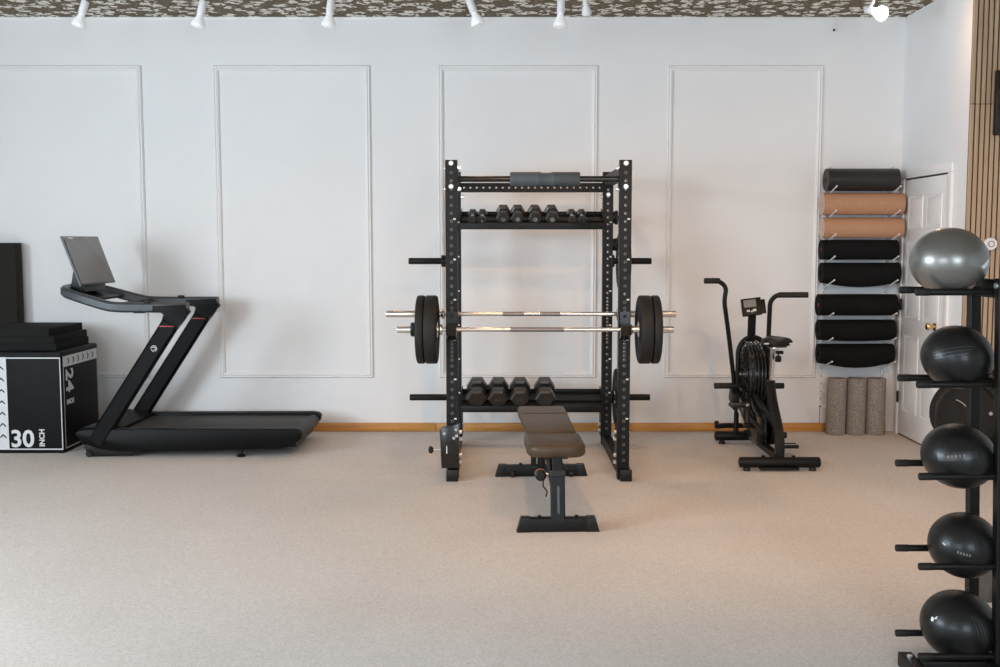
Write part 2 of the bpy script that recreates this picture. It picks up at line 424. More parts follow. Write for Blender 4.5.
# baseboard of honey oak, several boards end to end
bb = thing('baseboard_back', (0, 0, 0), kind='structure')
for x0, x1 in ((ROOM_L, -3.0), (-3.0, -0.62), (-0.62, 0.95), (0.95, 3.0)):
    MB().span((x0 + .0015, -.018, 0), (x1 - .0015, 0, .068), bev=.004).build('board', 'oak', bb)
struct(MB().span((ROOM_L, -.012, ROOM_H - .022), (ROOM_R, 0, ROOM_H), bev=.004).build('trim_6', 'trim'))

# picture-frame mouldings
for k, (x0, x1) in enumerate(((-4.2, -2.93), (-2.325, -1.14), (-0.567, 0.642), (1.232, 2.405))):
    t = thing('trim_%d' % (k + 1), ((x0 + x1) / 2, 0, .455), kind='structure')
    z0, z1 = 0.455, 2.872
    prof = [(-.022, 0), (.022, 0), (.022, .008), (.014, .020), (.006, .012), (-.004, .022), (-.015, .016), (-.022, .006)]
    def strip(a, b, n):
        a, b = Vector(a), Vector(b); t_ = (b - a).normalized(); s = t_.cross(Vector((0, -1, 0)))
        mb = MB(); bm = mb.bm; ra, rb = [], []
        for q, h in prof:      # mitred ends: inner side shorter
            ra.append(bm.verts.new(a + s * q + t_ * (-q * n) + Vector((0, -h, 0)))); rb.append(bm.verts.new(b + s * q + t_ * (q * n) + Vector((0, -h, 0))))
        m_ = len(prof)
        for i in range(m_): bm.faces.new((ra[i], ra[(i + 1) % m_], rb[(i + 1) % m_], rb[i]))
        bm.faces.new(ra[::-1]); bm.faces.new(rb); mb.build('moulding', 'trim', t, ang=25)
    strip((x0, 0, z0), (x1, 0, z0), 1); strip((x1, 0, z0), (x1, 0, z1), 1)
    strip((x1, 0, z1), (x0, 0, z1), 1); strip((x0, 0, z1), (x0, 0, z0), 1)

# six-panel door on the right wall
XD = ROOM_R
DY0, DY1, DZ1 = -0.125, -0.945, 1.995
door = thing('door_1', (XD, (DY0 + DY1) / 2, 0), kind='structure')
MB().span((XD - .012, DY1, .012), (XD - .001, DY0, DZ1), bev=.002).build('door_slab', 'door', door)
for (a, b) in (((DY0 + .004), DY0 + .07), (DY1 - .07, DY1 - .004)):
    MB().span((XD - .022, a, 0), (XD - .0005, b, DZ1 + .0115), bev=.003).build('casing', 'trim', door)
MB().span((XD - .022, DY1 - .07, DZ1 + .012), (XD - .0005, DY0 + .07, DZ1 + .078), bev=.005).build('casing', 'trim', door)
MB().span((XD - .004, DY1, DZ1), (XD - .0005, DY0, DZ1 + .012)).build('door_gap', 'felt', door)
MB().span((XD - .004, DY1, 0.0), (XD - .0005, DY0, .012)).build('door_gap', 'felt', door)
cw = (DY0 - DY1)
for a, b in ((.11, .46), (.54, .89)):
    for z0, z1 in ((.20, .80), (.93, 1.52), (1.62, 1.87)):
        y0, y1 = DY0 - cw * a, DY0 - cw * b
        mb = MB(); bm = mb.bm
        def ring(i, x): return [bm.verts.new((x, yy, zz)) for yy, zz in ((y0 - i, z0 + i), (y1 + i, z0 + i), (y1 + i, z1 - i), (y0 - i, z1 - i))]
        R = [ring(0, XD - .0122), ring(.004, XD - .018), ring(.014, XD - .0165), ring(.022, XD - .0125), ring(.045, XD - .019)]
        for q, w_ in zip(R, R[1:]):
            for i in range(4): bm.faces.new((q[i], q[(i + 1) % 4], w_[(i + 1) % 4], w_[i]))
        bm.faces.new(R[-1]); mb.build('door_panel', 'door', door, ang=20)
kn = on_x(930, 327, XD - .06)
ky, kz = -.80, kn.z
k_ = MB().lathe((XD - .012, ky, kz), (-1, 0, 0), [(0, 0), (.032, 0), (.032, .004), (.012, .008), (.011, .03), (.024, .038), (.029, .05), (.024, .062), (0, .066)], 20).build('door_knob', 'brass', door); k_['label'] = 'round brass knob'
for z in (.30, 1.03, 1.78):
    MB().span((XD - .026, DY0 - .004, z - .045), (XD - .008, DY0 + .012, z + .045), bev=.002).build('hinge', 'steel', door)

# wooden slat cladding on the wall that faces into the room
SXA, SXB = ROOM_R, ROOM_R + 1.5
slatw = thing('wood_slat_panel', ((SXA + SXB) / 2, ALC_Y, 0), 'vertical oak slat cladding on black backing beside the white door', 'wall panel')
MB().span((SXA + .001, ALC_Y - .009, 0), (SXB, ALC_Y - .0005, ROOM_H - .002)).build('backing', 'felt', slatw)
seam = on_y(985, 104, ALC_Y - .02).z
pitch = 5.15 * (CAM_D + ALC_Y) / F_PX; sw = pitch * .70
protos_s = [None, None]; k = 0
while SXA + k * pitch + sw < SXB:
    for part in (0, 1):
        z0, z1 = ((0, seam - .002), (seam + .002, ROOM_H - .003))[part]
        if protos_s[part] is None:
            o = MB().box((0, 0, 0), (sw, .014, z1 - z0), bev=.0012, seg=1).build('slat', 'slat', slatw, local=True); protos_s[part] = o
        else:
            o = protos_s[part].copy(); COL.objects.link(o)
        o.location = Vector((SXA + k * pitch + sw / 2, ALC_Y - .0163, (z0 + z1) / 2)) - Vector(((SXA + SXB) / 2, ALC_Y, 0))
    k += 1
YS = ALC_Y - .0236
a = on_y(997, 70, YS - .05); b = on_y(997, 135, YS - .05)
tv = thing('wall_display', (a.x + .36, YS - .03, b.z), 'flat black box mounted high on the oak slat cladding', 'display')
MB().span((a.x, YS - .055, b.z), (a.x + .72, YS - .02, a.z), bev=.006).build('housing', 'plastic', tv)
MB().span((a.x + .012, YS - .0565, b.z + .012), (a.x + .708, YS - .055, a.z - .012)).build('screen', 'gloss', tv)
MB().span((a.x + .26, YS - .021, b.z + .1), (a.x + .46, YS, a.z - .1)).build('bracket', 'steel', tv)
p = on_y(991, 244, YS - .02)
dl = thing('wall_dial', (p.x, YS, p.z - .04), 'small round white dial fixed to the oak slats behind the silver ball', 'dial')
MB().lathe((p.x, YS, p.z), (0, -1, 0), [(0, 0), (.043, 0), (.043, .02), (.037, .028), (.026, .025), (0, .025)], 24).build('body', 'white', dl)
MB().lathe((p.x, YS - .025, p.z), (0, -1, 0), [(.017, 0), (.021, 0), (.021, .004), (.017, .004), (.017, 0)], 20).build('ring', 'taupe', dl)

# ================================================================== POWER RACK
RC = (0.155, -1.15, 0)
rack = thing('power_rack', RC, 'tall black steel power rack with two dumbbell shelves and drilled uprights', 'power rack')
T = 0.075
YF, YR = -1.70, -0.54
UP = {'FL': (-.388, YF), 'FR': (.708, YF), 'RL': (-.424, YR), 'RR': (.702, YR)}
ZT = 2.033
cells = []; z = .10; pts_h = []
while z < ZT - .001:
    h = .0254 if .74 <= z < 1.10 else .0508
    if z + h > ZT: cells.append((ZT - z, False)); break
    cells.append((h, True)); z += h
for k, (x, y) in UP.items():
    mb = MB(); r = .0085; h = T / 2
    mb.hole_plate((x - h, y - h, .10), (1, 0, 0), (0, 0, 1), T, cells, r)
    mb.hole_plate((x + h, y + h, .10), (-1, 0, 0), (0, 0, 1), T, cells, r)
    mb.hole_plate((x - h, y + h, .10), (0, -1, 0), (0, 0, 1), T, cells, r)
    mb.hole_plate((x + h, y - h, .10), (0, 1, 0), (0, 0, 1), T, cells, r)
    mb.span((x - h, y - h, .0), (x + h, y + h, .10))
    mb.span((x - h, y - h, ZT - .004), (x + h, y + h, ZT))
    u = mb.build('upright', 'steel', rack, norm=False)
    # bolts at the top and laser-cut numbers
    for zz in (ZT - .02, ZT - .165):
        if k[0] == 'F' or zz < 2: MB().lathe((x, y - h, zz), (0, -1, 0), [(.017, 0), (.017, .004), (.013, .008), (0, .009)], 14).build('bolt', 'zinc', u)
    rim = MB(); zc_ = .10  # pale rings stand in for the lit edges of the holes
    for hh, hole in cells:
        if hole:
            rr = min(.0085, hh * .36)
            rim.lathe((x, y - h - .0006, zc_ + hh / 2), (0, -1, 0), [(rr * .8, 0), (rr + .0006, 0), (rr + .0006, .0005), (rr * .8, .0005)], 8)
        zc_ += hh
    rim.build('hole_rims', 'litrim', u)['kind'] = 'stuff'
    for i in range(6):
        zz = 1.66 - i * .254
        MB().span((x + .012, y - h - .0012, zz), (x + .028, y - h, zz + .010)).build('mark', 'print', u)
    for zz in (ZT - .05, ZT - .18, .30, .255, .15, .105):
        sgn = 1 if k[1] == 'L' else -1
        yb = y + .01
        MB().cyl((x + sgn * h, yb, zz), (x + sgn * (h + .022), yb, zz), .014, .011, 6).build('bolt', 'zinc', u)
        if k[0] == 'F': MB().cyl((x - sgn * h, yb, zz), (x - sgn * (h + .010), yb, zz), .008, .006, 6).build('bolt', 'zinc', u)
# floor beams and top side beams
for s in ('L', 'R'):
    xf, xr = UP['F' + s][0], UP['R' + s][0]; sg = 1 if s == 'L' else -1
    off = .012 * (1 if s == 'R' else 0)
    MB().bar([(xr, YR + T / 2 + .03, T / 2), (xf + off, YF - T / 2 - .055, T / 2)], T * .92, T * .98, bev=.06).build('floor_beam', 'steel', rack)
    MB().span((xf - T / 2 + off, YF - T / 2 - .060, 0), (xf + T / 2 + off, YF - T / 2 - .050, T), bev=.002).build('end_cap', 'plastic', rack)
    MB().bar([(xr, YR - T / 2, 1.965), (xf, YF + T / 2, 1.965)], T * .8, T, bev=.06).build('top_beam', 'steel', rack)
    # gusset plates at the foot
    for (xx, yy) in (UP['F' + s], UP['R' + s]):
        MB().span((xx + sg * T / 2, yy - .045, .06), (xx + sg * (T / 2 + .005), yy + .12, .34), bev=.002).build('gusset', 'steel', rack)
# rear top beam with holes
zb0, zb1 = 1.886, 1.953
mb = MB(); x0, x1 = UP['RL'][0] + T / 2, UP['RR'][0] - T / 2
nh = 22; cw_ = (x1 - x0) / nh
for yy, dx in ((YR - .034, 1), (YR + .034, -1)):
    mb.hole_plate((x0 if dx > 0 else x1, yy, zb1 if dx > 0 else zb1), (0, 0, -1), (dx, 0, 0), zb1 - zb0, [(cw_, True)] * nh, .0085)
mb.span((x0, YR - .034, zb1 - .002), (x1, YR + .034, zb1)); mb.span((x0, YR - .034, zb0), (x1, YR + .034, zb0 + .002))
mb.build('rear_crossmember', 'steel', rack, norm=False)
MB().cyl((UP['FL'][0] + T / 2, YF + .01, 1.917), (UP['FR'][0] - T / 2, YF + .01, 1.917), .019, seg=20).build('pull_up_bar', 'gloss', rack)
for s in (UP['FL'][0] + T / 2 + .003, UP['FR'][0] - T / 2 - .003):
    MB().box((s, YF, 1.917), (.006, .075, .13), bev=.002).build('bar_flange', 'steel', rack)
# sloping dumbbell shelves
SLOPE = math.radians(20)
def shelf(zf):
    x0, x1 = UP['RL'][0] + T / 2 + .004, UP['RR'][0] - T / 2 - .004
    yf, yr = -.735, -.47; zr = zf + (yr - yf) * math.tan(SLOPE)
    sh = MB().prism([(x0, yf, zf), (x0, yr, zr), (x0, yr, zr - .004), (x0, yf, zf - .004)], (x1 - x0, 0, 0)).build('dumbbell_shelf', 'steel', rack)
    MB().span((x0, yf - .006, zf - .012), (x1, yf, zf + .036), bev=.001).build('front_lip', 'steel', sh)
    MB().span((x0, yr, zr - .02), (x1, yr + .005, zr + .028), bev=.001).build('rear_lip', 'steel', sh)
    MB().box(((x0 + x1) / 2, (yf + yr) / 2, (zf + zr) / 2 + .008), (x1 - x0, .012, .012)).build('divider_rail', 'steel', sh)
    for xx in (x0, x1):
        MB().prism([(xx - .003, yf, zf - .03), (xx - .003, yr + .02, zr - .05), (xx - .003, yr + .02, zr + .05), (xx - .003, yf, zf + .05)], (.006, 0, 0)).build('shelf_bracket', 'steel', sh)
    return yf, zf
shelf(1.622); shelf(.285)
# storage pegs
def peg(x, y, z, sgn, L=.30, r=.024):
    MB().cyl((x + sgn * T / 2, y, z), (x + sgn * (T / 2 + .014), y, z), .045, seg=16).build('peg_flange', 'steel', rack)
    return MB().cyl((x + sgn * T / 2, y, z), (x + sgn * (T / 2 + L), y, z), r, seg=18, bev=.003).build('storage_peg', 'steel', rack)
for z in (1.378, .355):
    if z > 1: MB().cyl((UP['RL'][0] - .078, YR, z), (UP['RL'][0] - .108, YR, z), .044, seg=16).build('peg_stop', 'plastic', rack)
    peg(UP['RL'][0], YR, z, -1, .315); peg(UP['RR'][0], YR, z, 1, .29)
for z in (1.70, 1.50):
    peg(UP['RR'][0], YR, z, 1, .055, .012)
# spotter hooks
def jhook(x, y, z, sgn):
    f_ = y - T / 2
    h = MB().prism([(x - .032, f_ - .012, z + .11), (x - .032, f_ - .012, z - .07), (x - .032, f_ - .09, z - .035), (x - .032, f_ - .11, z + .03), (x - .032, f_ - .095, z + .03), (x - .032, f_ - .08, z - .016), (x - .032, f_ - .03, z - .016), (x - .032, f_, z + .02), (x - .032, f_, z + .11)], (.064, 0, 0), bev=.003).build('spotter_hook', 'gloss', rack)
    MB().cyl((x, f_ - .012, z + .08), (x, f_ - .02, z + .08), .010, seg=10).build('hook_pin', 'steel', h)
BZ1, BZ2 = 0.972, 1.054
BY1, BY2 = YF - T / 2 - .053, YF + T / 2 + .107
for s in ('FL', 'FR'):
    jhook(UP[s][0], YF, BZ1, 1)
    x = UP[s][0]; f_ = YF + T / 2
    MB().prism([(x - .03, f_, BZ2 + .09), (x - .03, f_ + .01, BZ2 + .09), (x - .03, f_ + .03, BZ2 - .016), (x - .03, f_ + .130, BZ2 - .016), (x - .03, f_ + .142, BZ2 + .03), (x - .03, f_ + .154, BZ2 + .03), (x - .03, f_ + .14, BZ2 - .035), (x - .03, f_, BZ2 - .07)], (.06, 0, 0), bev=.003).build('spotter_hook', 'gloss', rack)
# pivot bracket with thumb screw on the foot of the front upright
x, yq = UP['FL'][0], YF - T / 2
br = MB().prism([(x - .078, yq - .012, .335), (x - .055, yq - .012, .352), (x + .045, yq - .012, .372), (x + .045, yq - .012, .085), (x - .068, yq - .012, .085)], (0, -.045, 0), bev=.006).build('pivot_bracket', 'gloss', rack)
for (dx, dz) in ((-.048, .31), (.026, .335), (.03, .295), (.012, .28)):
    MB().cyl((x + dx, yq - .057, dz), (x + dx, yq - .064, dz), .011, .008, 12).build('bolt', 'zinc', br)
MB().span((x - .036, yq - .0585, .18), (x - .030, yq - .057, .23)).build('mark', 'print', br)
MB().cyl((x - .07, yq - .03, .20), (x - .125, yq - .03, .20), .006, seg=8).build('screw_shaft', 'zinc', br)
MB().lathe((x - .150, yq - .03, .20), (1, 0, 0), [(0, 0), (.017, 0), (.024, .008), (.024, .02), (.012, .03), (0, .03)], 8).build('thumb_knob', 'plastic', br)

# foam sleeve on the pull-up bar
a = on_y(510, 179, YF); b = on_y(580, 179, YF)
zc = 1.917
padm = MB()
xm = a.x + (b.x - a.x) * .51
padm.lathe((a.x, YF + .01, zc), (1, 0, 0), [(.0215, 0), (.040, 0), (.044, .006), (.044, xm - a.x - .05), (.046, xm - a.x - .045), (.040, xm - a.x - .02), (.039, xm - a.x), (.040, xm - a.x + .03), (.046, xm - a.x + .048), (.044, xm - a.x + .053), (.044, b.x - a.x - .006), (.040, b.x - a.x), (.0215, b.x - a.x), (.0215, 0)], 24)
tag(padm.build('barbell_pad', 'pad'), 'blue grey foam sleeve wrapped around the pull-up bar', 'foam pad')

# ------------------------------------------------------------------ barbells, plates, collars
def barbell(x0, x1, y, z, sl_in, label):
    t = thing('barbell', ((x0 + x1) / 2, y, z), label, 'barbell')
    MB().cyl((x0 + sl_in[0], y, z), (x1 - sl_in[1], y, z), .0140, seg=16).build('shaft', 'chrome', t)
    for s, e, d in ((x0, x0 + sl_in[0], 1), (x1, x1 - sl_in[1], -1)):
        MB().cyl((s, y, z), (e, y, z), .0225, seg=20, bev=.003).build('sleeve', 'chrome', t)
        MB().cyl((e, y, z), (e + d * .022, y, z), .034, seg=20, bev=.004).build('shoulder', 'chrome', t)
    return t
t1 = barbell(-.729, 1.012, BY1, BZ1, (.262, .262), 'chrome barbell carrying bumper plates on the front hooks of the rack')
for a, b in ((510, 564),):
    MB().cyl((on_y(a, 329, BY1).x, BY1, BZ1), (on_y(b, 329, BY1).x, BY1, BZ1), .0146, seg=16).build('knurling', 'knurl', t1)
t2 = barbell(-.825, 1.06, BY2, BZ2, (.36, .36), 'bare chrome barbell resting on hooks inside the rack')
for a, b in ((503, 524), (540, 560)):
    MB().cyl((on_y(a, 314, BY2).x, BY2, BZ2), (on_y(b, 314, BY2).x, BY2, BZ2), .0146, seg=16).build('knurling', 'knurl', t2)

def plate_proto(th, R=.2155):
    root = thing('bumper_plate', (0, 0, 0)); h = th / 2
    MB().lathe((-h, 0, 0), (1, 0, 0), [(.0255, .004), (.075, .004), (.085, .010), (.155, .010), (.168, .001), (R - .012, 0), (R - .004, .003), (R, .010), (R, th - .010), (R - .004, th - .003), (R - .012, th), (.168, th - .001), (.155, th - .010), (.085, th - .010), (.075, th - .004), (.0255, th - .004), (.0255, .004)], 48).build('disc', 'rubber', root, local=True)
    MB().lathe((-h, 0, 0), (1, 0, 0), [(.0245, .001), (.05, .001), (.05, .0035), (.0245, .0035)], 24).build('hub_ring', 'chrome', root, local=True)
    MB().lathe((h, 0, 0), (-1, 0, 0), [(.0245, .001), (.05, .001), (.05, .0035), (.0245, .0035)], 24).build('hub_ring', 'chrome', root, local=True)
    return root
thick = plate_proto(.076); thin = plate_proto(.050)
used = set()
def plate(proto, loc, label):
    if proto.name in used: o = dup(proto, loc)
    else: o = proto; o.location = loc; used.add(proto.name)
    return tag(o, label, 'weight plate', 'black bumper plates on the rack')
plate(thick, (-.512, BY1, BZ1), 'thick black bumper plate on the loaded barbell, next to the pivot bracket side upright')
plate(thin, (-.577, BY1, BZ1), 'thinner black bumper plate between collar and thick plate on the loaded barbell')
plate(thick, (.826, BY1, BZ1), 'thick black bumper plate on the loaded barbell, on the bike side')
plate(thin, (.892, BY1, BZ1), 'thinner outer black bumper plate on the loaded barbell, on the bike side')
plate(thick, (.822, YR, 1.378), 'black bumper plate hung on the upper rear storage peg')
plate(thick, (.802, YR, .355), 'black bumper plate hung on the lower rear storage peg')
cz = thing('barbell_collar', (-.630, BY1, BZ1 - .045), 'black lock collar clamped on the barbell outside the plates', 'collar')
MB().lathe((-.643, BY1, BZ1), (1, 0, 0), [(.0235, 0), (.040, 0), (.045, .005), (.045, .032), (.040, .037), (.0235, .037), (.0235, 0)], 20).build('ring', 'plastic', cz)
MB().box((-.625, BY1 - .048, BZ1 + .01), (.022, .02, .04), bev=.004).build('lever', 'plastic', cz)
for zz, r in ((1.70, .052), (1.50, .048)):
    sp = MB().lathe((.7545, YR, zz), (1, 0, 0), [(.0135, 0), (r - .004, 0), (r, .004), (r, .018), (r - .004, .022), (.0135, .022), (.0135, 0)], 28)
    tag(sp.build('change_plate', 'rubber'), 'small black change plate on the %s short peg of the rear upright' % ('upper' if zz > 1.6 else 'lower'), 'weight plate', 'change plates on the rear upright')

# ------------------------------------------------------------------ hex dumbbells
def dumbbell_proto(w, hl, L):
    """axis along local -Y (front) .. +Y; resting flat on local z = 0; w across flats"""
    root = thing('hex_dumbbell', (0, 0, 0)); R = w / math.sqrt(3); zc = w / 2
    for s in (-1, 1):
        mb = MB(); bm = mb.bm; rings = []
        for k, (yy, sc) in enumerate(((0, .78), (hl * .12, .97), (hl * .2, 1), (hl * .8, 1), (hl * .9, .95), (hl, .72))):
            yy = s * (L / 2 - yy)
            rings.append([bm.verts.new((R * sc * math.cos(i * PI / 3), yy, zc + R * sc * math.sin(i * PI / 3))) for i in range(6)])
        for a, b in zip(rings, rings[1:]):
            for i in range(6): bm.faces.new((a[i], a[(i + 1) % 6], b[(i + 1) % 6], b[i]))
        bm.faces.new(rings[0]); bm.faces.new(rings[-1])
        mb.build('head', 'hexrub', root, ang=20, local=True)
    MB().lathe((0, -L / 2 + hl * .9, zc), (0, 1, 0), [(.0125, 0), (.0165, (L - 2 * hl) * .5), (.0125, L - 1.8 * hl)], 14).build('handle', 'chrome', root, local=True)
    return root
protos = {'s': dumbbell_proto(.062, .052, .20), 'm': dumbbell_proto(.090, .062, .22), 'l': dumbbell_proto(.137, .085, .25)}
dused = set()
def dumbbell(kind, px, py, zf, label, group, num=None, rot=0.0):
    yf = -.735
    p = protos[kind]; L = {'s': .20, 'm': .22, 'l': .25}[kind]; w = {'s': .062, 'm': .090, 'l': .137}[kind]
    d = .006 + L / 2
    yc = yf + d * math.cos(SLOPE) + .004; zcn = zf + d * math.sin(SLOPE) + .0155
    x = on_y(px, py, yc - L / 2).x
    if kind in dused: o = dup(p, (x, yc, zcn))
    else: o = p; o.location = (x, yc, zcn); dused.add(kind)
    o.rotation_euler = (SLOPE, 0, 0)
    tag(o, label, 'dumbbell', group)
    if num:
        c_, s_ = math.cos(rot), math.sin(rot)
        n = text_mb(num, w * .36, (0, 0, 0), (c_, 0, s_), (-s_, 0, c_), bold=.0004, align='CENTER')
        n.bm.transform(Matrix.Translation((w * .12 * s_, -L / 2 - .0005, w / 2 - w * .13 * c_)))
        n.build('number', 'rail' if kind == 'l' else 'roll_num', o, local=True)
    return o
G1 = 'dumbbells on the upper rack shelf'; G2 = 'dumbbells on the lower rack shelf'
dumbbell('s', 472, 219, 1.622, 'small hex dumbbell at the upright end of the upper shelf, blank face', G1)
dumbbell('s', 482, 219, 1.622, 'small hex dumbbell beside the numbered fifteen dumbbell on the upper shelf', G1, '5', .2)
dumbbell('m', 503, 219, 1.622, 'medium hex dumbbell on the upper shelf with bright slanted number', G1, '15', -.6)
dumbbell('m', 517.5, 219, 1.622, 'medium hex dumbbell on the upper shelf marked with a slanted ten', G1, '10', .9)
dumbbell('m', 535, 219, 1.622, 'medium hex dumbbell beside a gap on the upper shelf, dim number twelve', G1, '12', 0)
dumbbell('m', 552, 219, 1.622, 'medium hex dumbbell between a gap and two small dumbbells on the upper shelf', G1, '12', .3)
dumbbell('s', 572.5, 219, 1.622, 'small blank hex dumbbell next to the medium ones on the upper shelf', G1)
dumbbell('s', 582.5, 219, 1.622, 'outermost small blank hex dumbbell near the storage plate side of the upper shelf', G1)
dumbbell('l', 476.5, 402, .285, 'large hex dumbbell at the pivot bracket end of the lower shelf', G2)
dumbbell('l', 498, 402, .285, 'large hex dumbbell second from the pivot bracket end of the lower shelf', G2, '40', .2)
dumbbell('l', 520, 402, .285, 'large hex dumbbell behind the corner of the bench backrest', G2, '30', 0)
dumbbell('l', 545, 402, .285, 'large hex dumbbell fully behind the bench backrest, beside the empty shelf end', G2)

# ================================================================== BENCH
BX, BY, YAW = .208, -2.2, math.radians(2.3)
bench = thing('weight_bench', (BX, BY, 0), 'black adjustable weight bench with padded backrest standing before the rack', 'bench', rotz=YAW)
def bl(mb, n, m_, par=None, **k): return mb.build(n, m_, par or bench, local=True, **k)
yF, yRr = -2.94 - BY, -1.62 - BY
for y, hw, n in ((yF, .219, 'front_foot'), (yRr, .301, 'rear_foot')):
    o = bl(MB().prism([(-hw, y - .03, 0), (hw, y - .03, 0), (hw - .022, y - .03, .072), (-hw + .022, y - .03, .072)], (0, .06, 0), bev=.005), n, 'steel')
    for s in (-1, 1):
        bl(MB().prism([(s * hw * 1.0, y - .032, 0), (s * (hw - .022), y - .032, .076), (s * (hw - .07), y - .032, .076), (s * (hw - .07), y - .032, 0)], (0, .064, 0), bev=.003), 'end_cap', 'plastic', o)
        bl(MB().cyl((s * hw * .45, y, .07), (s * hw * .45, y, .084), .011, seg=6), 'bolt', 'steel', o)
for s in (-1, 1):
    bl(MB().cyl((s * .19 - .012, yRr - .045, .022), (s * .19 + .012, yRr - .045, .022), .022, seg=16), 'transport_wheel', 'plastic')
post = bl(MB().bar([(0, yF, .06), (0, yF + .05, .30)], .075, .06, up=(0, 1, 0), bev=.12), 'front_post', 'steel')
bl(MB().bar([(0, yF + .04, .28), (0, yF + .075, .376)], .055, .045, up=(0, 1, 0), bev=.12), 'seat_post', 'steel')
bl(MB().bar([(0, yF + .034, .285), (0, yF + .042, .312)], .088, .075, up=(0, 1, 0), bev=.1), 'collar', 'plastic')
bl(MB().prism([(-.005, yF - .0265, .10), (.007, yF - .0275, .10), (.007, yF + .001, .24), (-.005, yF + .001, .24)], (0, -.002, 0)), 'decal', 'rail', post)
bl(MB().bar([(0, yF + .03, .20), (0, -.25, .30), (0, yRr, .22)], .06, .07, up=(0, 0, 1), bev=.1), 'main_beam', 'steel')
bl(MB().bar([(0, yRr, .05), (0, yRr, .36)], .05, .06, up=(0, 1, 0), bev=.1), 'rear_post', 'steel')
bl(MB().bar([(-.05, yRr, .07), (-.05, yRr + .02, .37)], .035, .04, up=(0, 1, 0), bev=.1), 'support_strut', 'steel')
bl(MB().bar([(-.048, -.62, .38), (-.048, .58, .38)], .03, .04, up=(0, 0, 1), bev=.1), 'back_rail', 'steel')
bl(MB().bar([(.048, -.62, .38), (.048, .58, .38)], .03, .04, up=(0, 0, 1), bev=.1), 'back_rail', 'steel')
bl(MB().bar([(-.045, yF + .075, .37), (-.042, yF + .06, .31)], .012, .03, up=(0, 1, 0), bev=.1), 'ladder_bracket', 'steel')
bl(MB().bar([(-.07, yF + .25, .38), (-.07, yF + .17, .24)], .012, .028, up=(0, 1, 0), bev=.1), 'ladder_bracket', 'steel')
kb = bl(MB().lathe((-.088, yF + .08, .285), (0, -1, 0), [(0, 0), (.024, 0), (.030, .012), (.030, .026), (.02, .036), (0, .036)], 16), 'adjuster_knob', 'plastic')
bl(MB().lathe((-.088, yF + .082, .285), (0, 1, 0), [(0, 0), (.031, 0), (.031, .012), (0, .012)], 16), 'knob_ring', 'copper', kb)
bl(MB().cyl((-.085, yF + .09, .285), (-.03, yF + .09, .285), .009, seg=10), 'pull_pin', 'zinc')
bl(MB().tube(smooth_path([(-.07, yF + .07, .27), (-.075, yF + .06, .23), (-.055, yF + .055, .20), (-.06, yF + .06, .17)]), .004, 8), 'lanyard', 'plastic')
# pads: rounded slabs
def pad(outline, z0, z1, name, r=.016):
    mb = MB(); bm = mb.bm; rings = []
    c = Vector((sum(p[0] for p in outline) / len(outline), sum(p[1] for p in outline) / len(outline)))
    for ins, z in ((.010, z0), (.0, z0 + .012), (0, z1 - r), (r * .3, z1 - r * .3), (r, z1)):
        ring = []
        n = len(outline)
        for i in range(n):
            p0, p, p1 = Vector(outline[i - 1]), Vector(outline[i]), Vector(outline[(i + 1) % n])
            e0, e1 = (p - p0).normalized(), (p1 - p).normalized()
            nn = (Vector((-e0.y, e0.x)) + Vector((-e1.y, e1.x))).normalized()
            q = p + nn * ins; ring.append(bm.verts.new((q.x, q.y, z)))
        rings.append(ring)
    n = len(outline)
    for a, b in zip(rings, rings[1:]):
        for i in range(n): bm.faces.new((a[i], a[(i + 1) % n], b[(i + 1) % n], b[i]))
    bm.faces.new(rings[0][::-1]); bm.faces.new(rings[-1])
    return bl(mb, name, 'vinyl', ang=50)
def rrect(x0, y0, x1, y1, radii):
    out = []
    for (cx_, cy_, sx, sy, a0), r in zip(((x0, y0, 1, 1, PI), (x1, y0, -1, 1, 1.5 * PI), (x1, y1, -1, -1, 0), (x0, y1, 1, -1, .5 * PI)), radii):
        for k in range(5):
            a = a0 + k * PI / 8; out.append((cx_ + sx * r + r * math.cos(a), cy_ + sy * r + r * math.sin(a)))
    return out
seat = pad(rrect(-.158, -2.885 - BY, .158, -2.495 - BY, (.085, .085, .02, .02)), .378, .443, 'seat')
yb0, yb1, ym = -2.485 - BY, -1.55 - BY, -1.86 - BY
pad([(-.140, yb0), (.140, yb0), (.152, ym - .004), (-.152, ym - .004)], .400, .450, 'backrest')
pad(rrect(-.154, ym + .004, .154, yb1, (.01, .01, .03, .03)), .400, .450, 'backrest')

# ================================================================== TREADMILL
TX0, TX1, TYN, TYF = -3.10, -1.49, -1.05, -.235
tm = thing('treadmill', ((TX0 + TX1) / 2, (TYN + TYF) / 2, 0), 'black treadmill with tilted screen, slanted posts and thin red bands', 'treadmill')
def tm_side(y0, y1):
    # side shell profile in xz
    pr = [(TX0 + .02, .150), (TX0 + .005, .172), (TX0 + .03, .196), (TX0 + .12, .200), (TX1 - .06, .205), (TX1 - .018, .196), (TX1, .175), (TX1 - .012, .135), (TX1 - .07, .080), (TX1 - .16, .062), (-2.55, .045), (TX0 + .30, .045), (TX0 + .17, .06), (TX0 + .05, .105)]
    return MB().prism([(x, y0, z) for x, z in pr], (0, y1 - y0, 0), bev=.008)
tm_side(TYN, TYN + .095).build('side_rail', 'tread', tm)
tm_side(TYF - .095, TYF).build('side_rail', 'tread', tm)
MB().span((TX0 + .12, TYN + .09, .06), (TX1 - .06, TYF - .09, .165)).build('deck', 'plastic', tm)
bt = MB().span((TX0 + .30, TYN + .10, .150), (TX1 - .05, TYF - .10, .185), bev=.012).build('running_belt', 'belt', tm)
MB().cyl((TX1 - .055, TYN + .10, .145), (TX1 - .055, TYF - .10, .145), .045, seg=18).build('rear_roller', 'belt', tm)
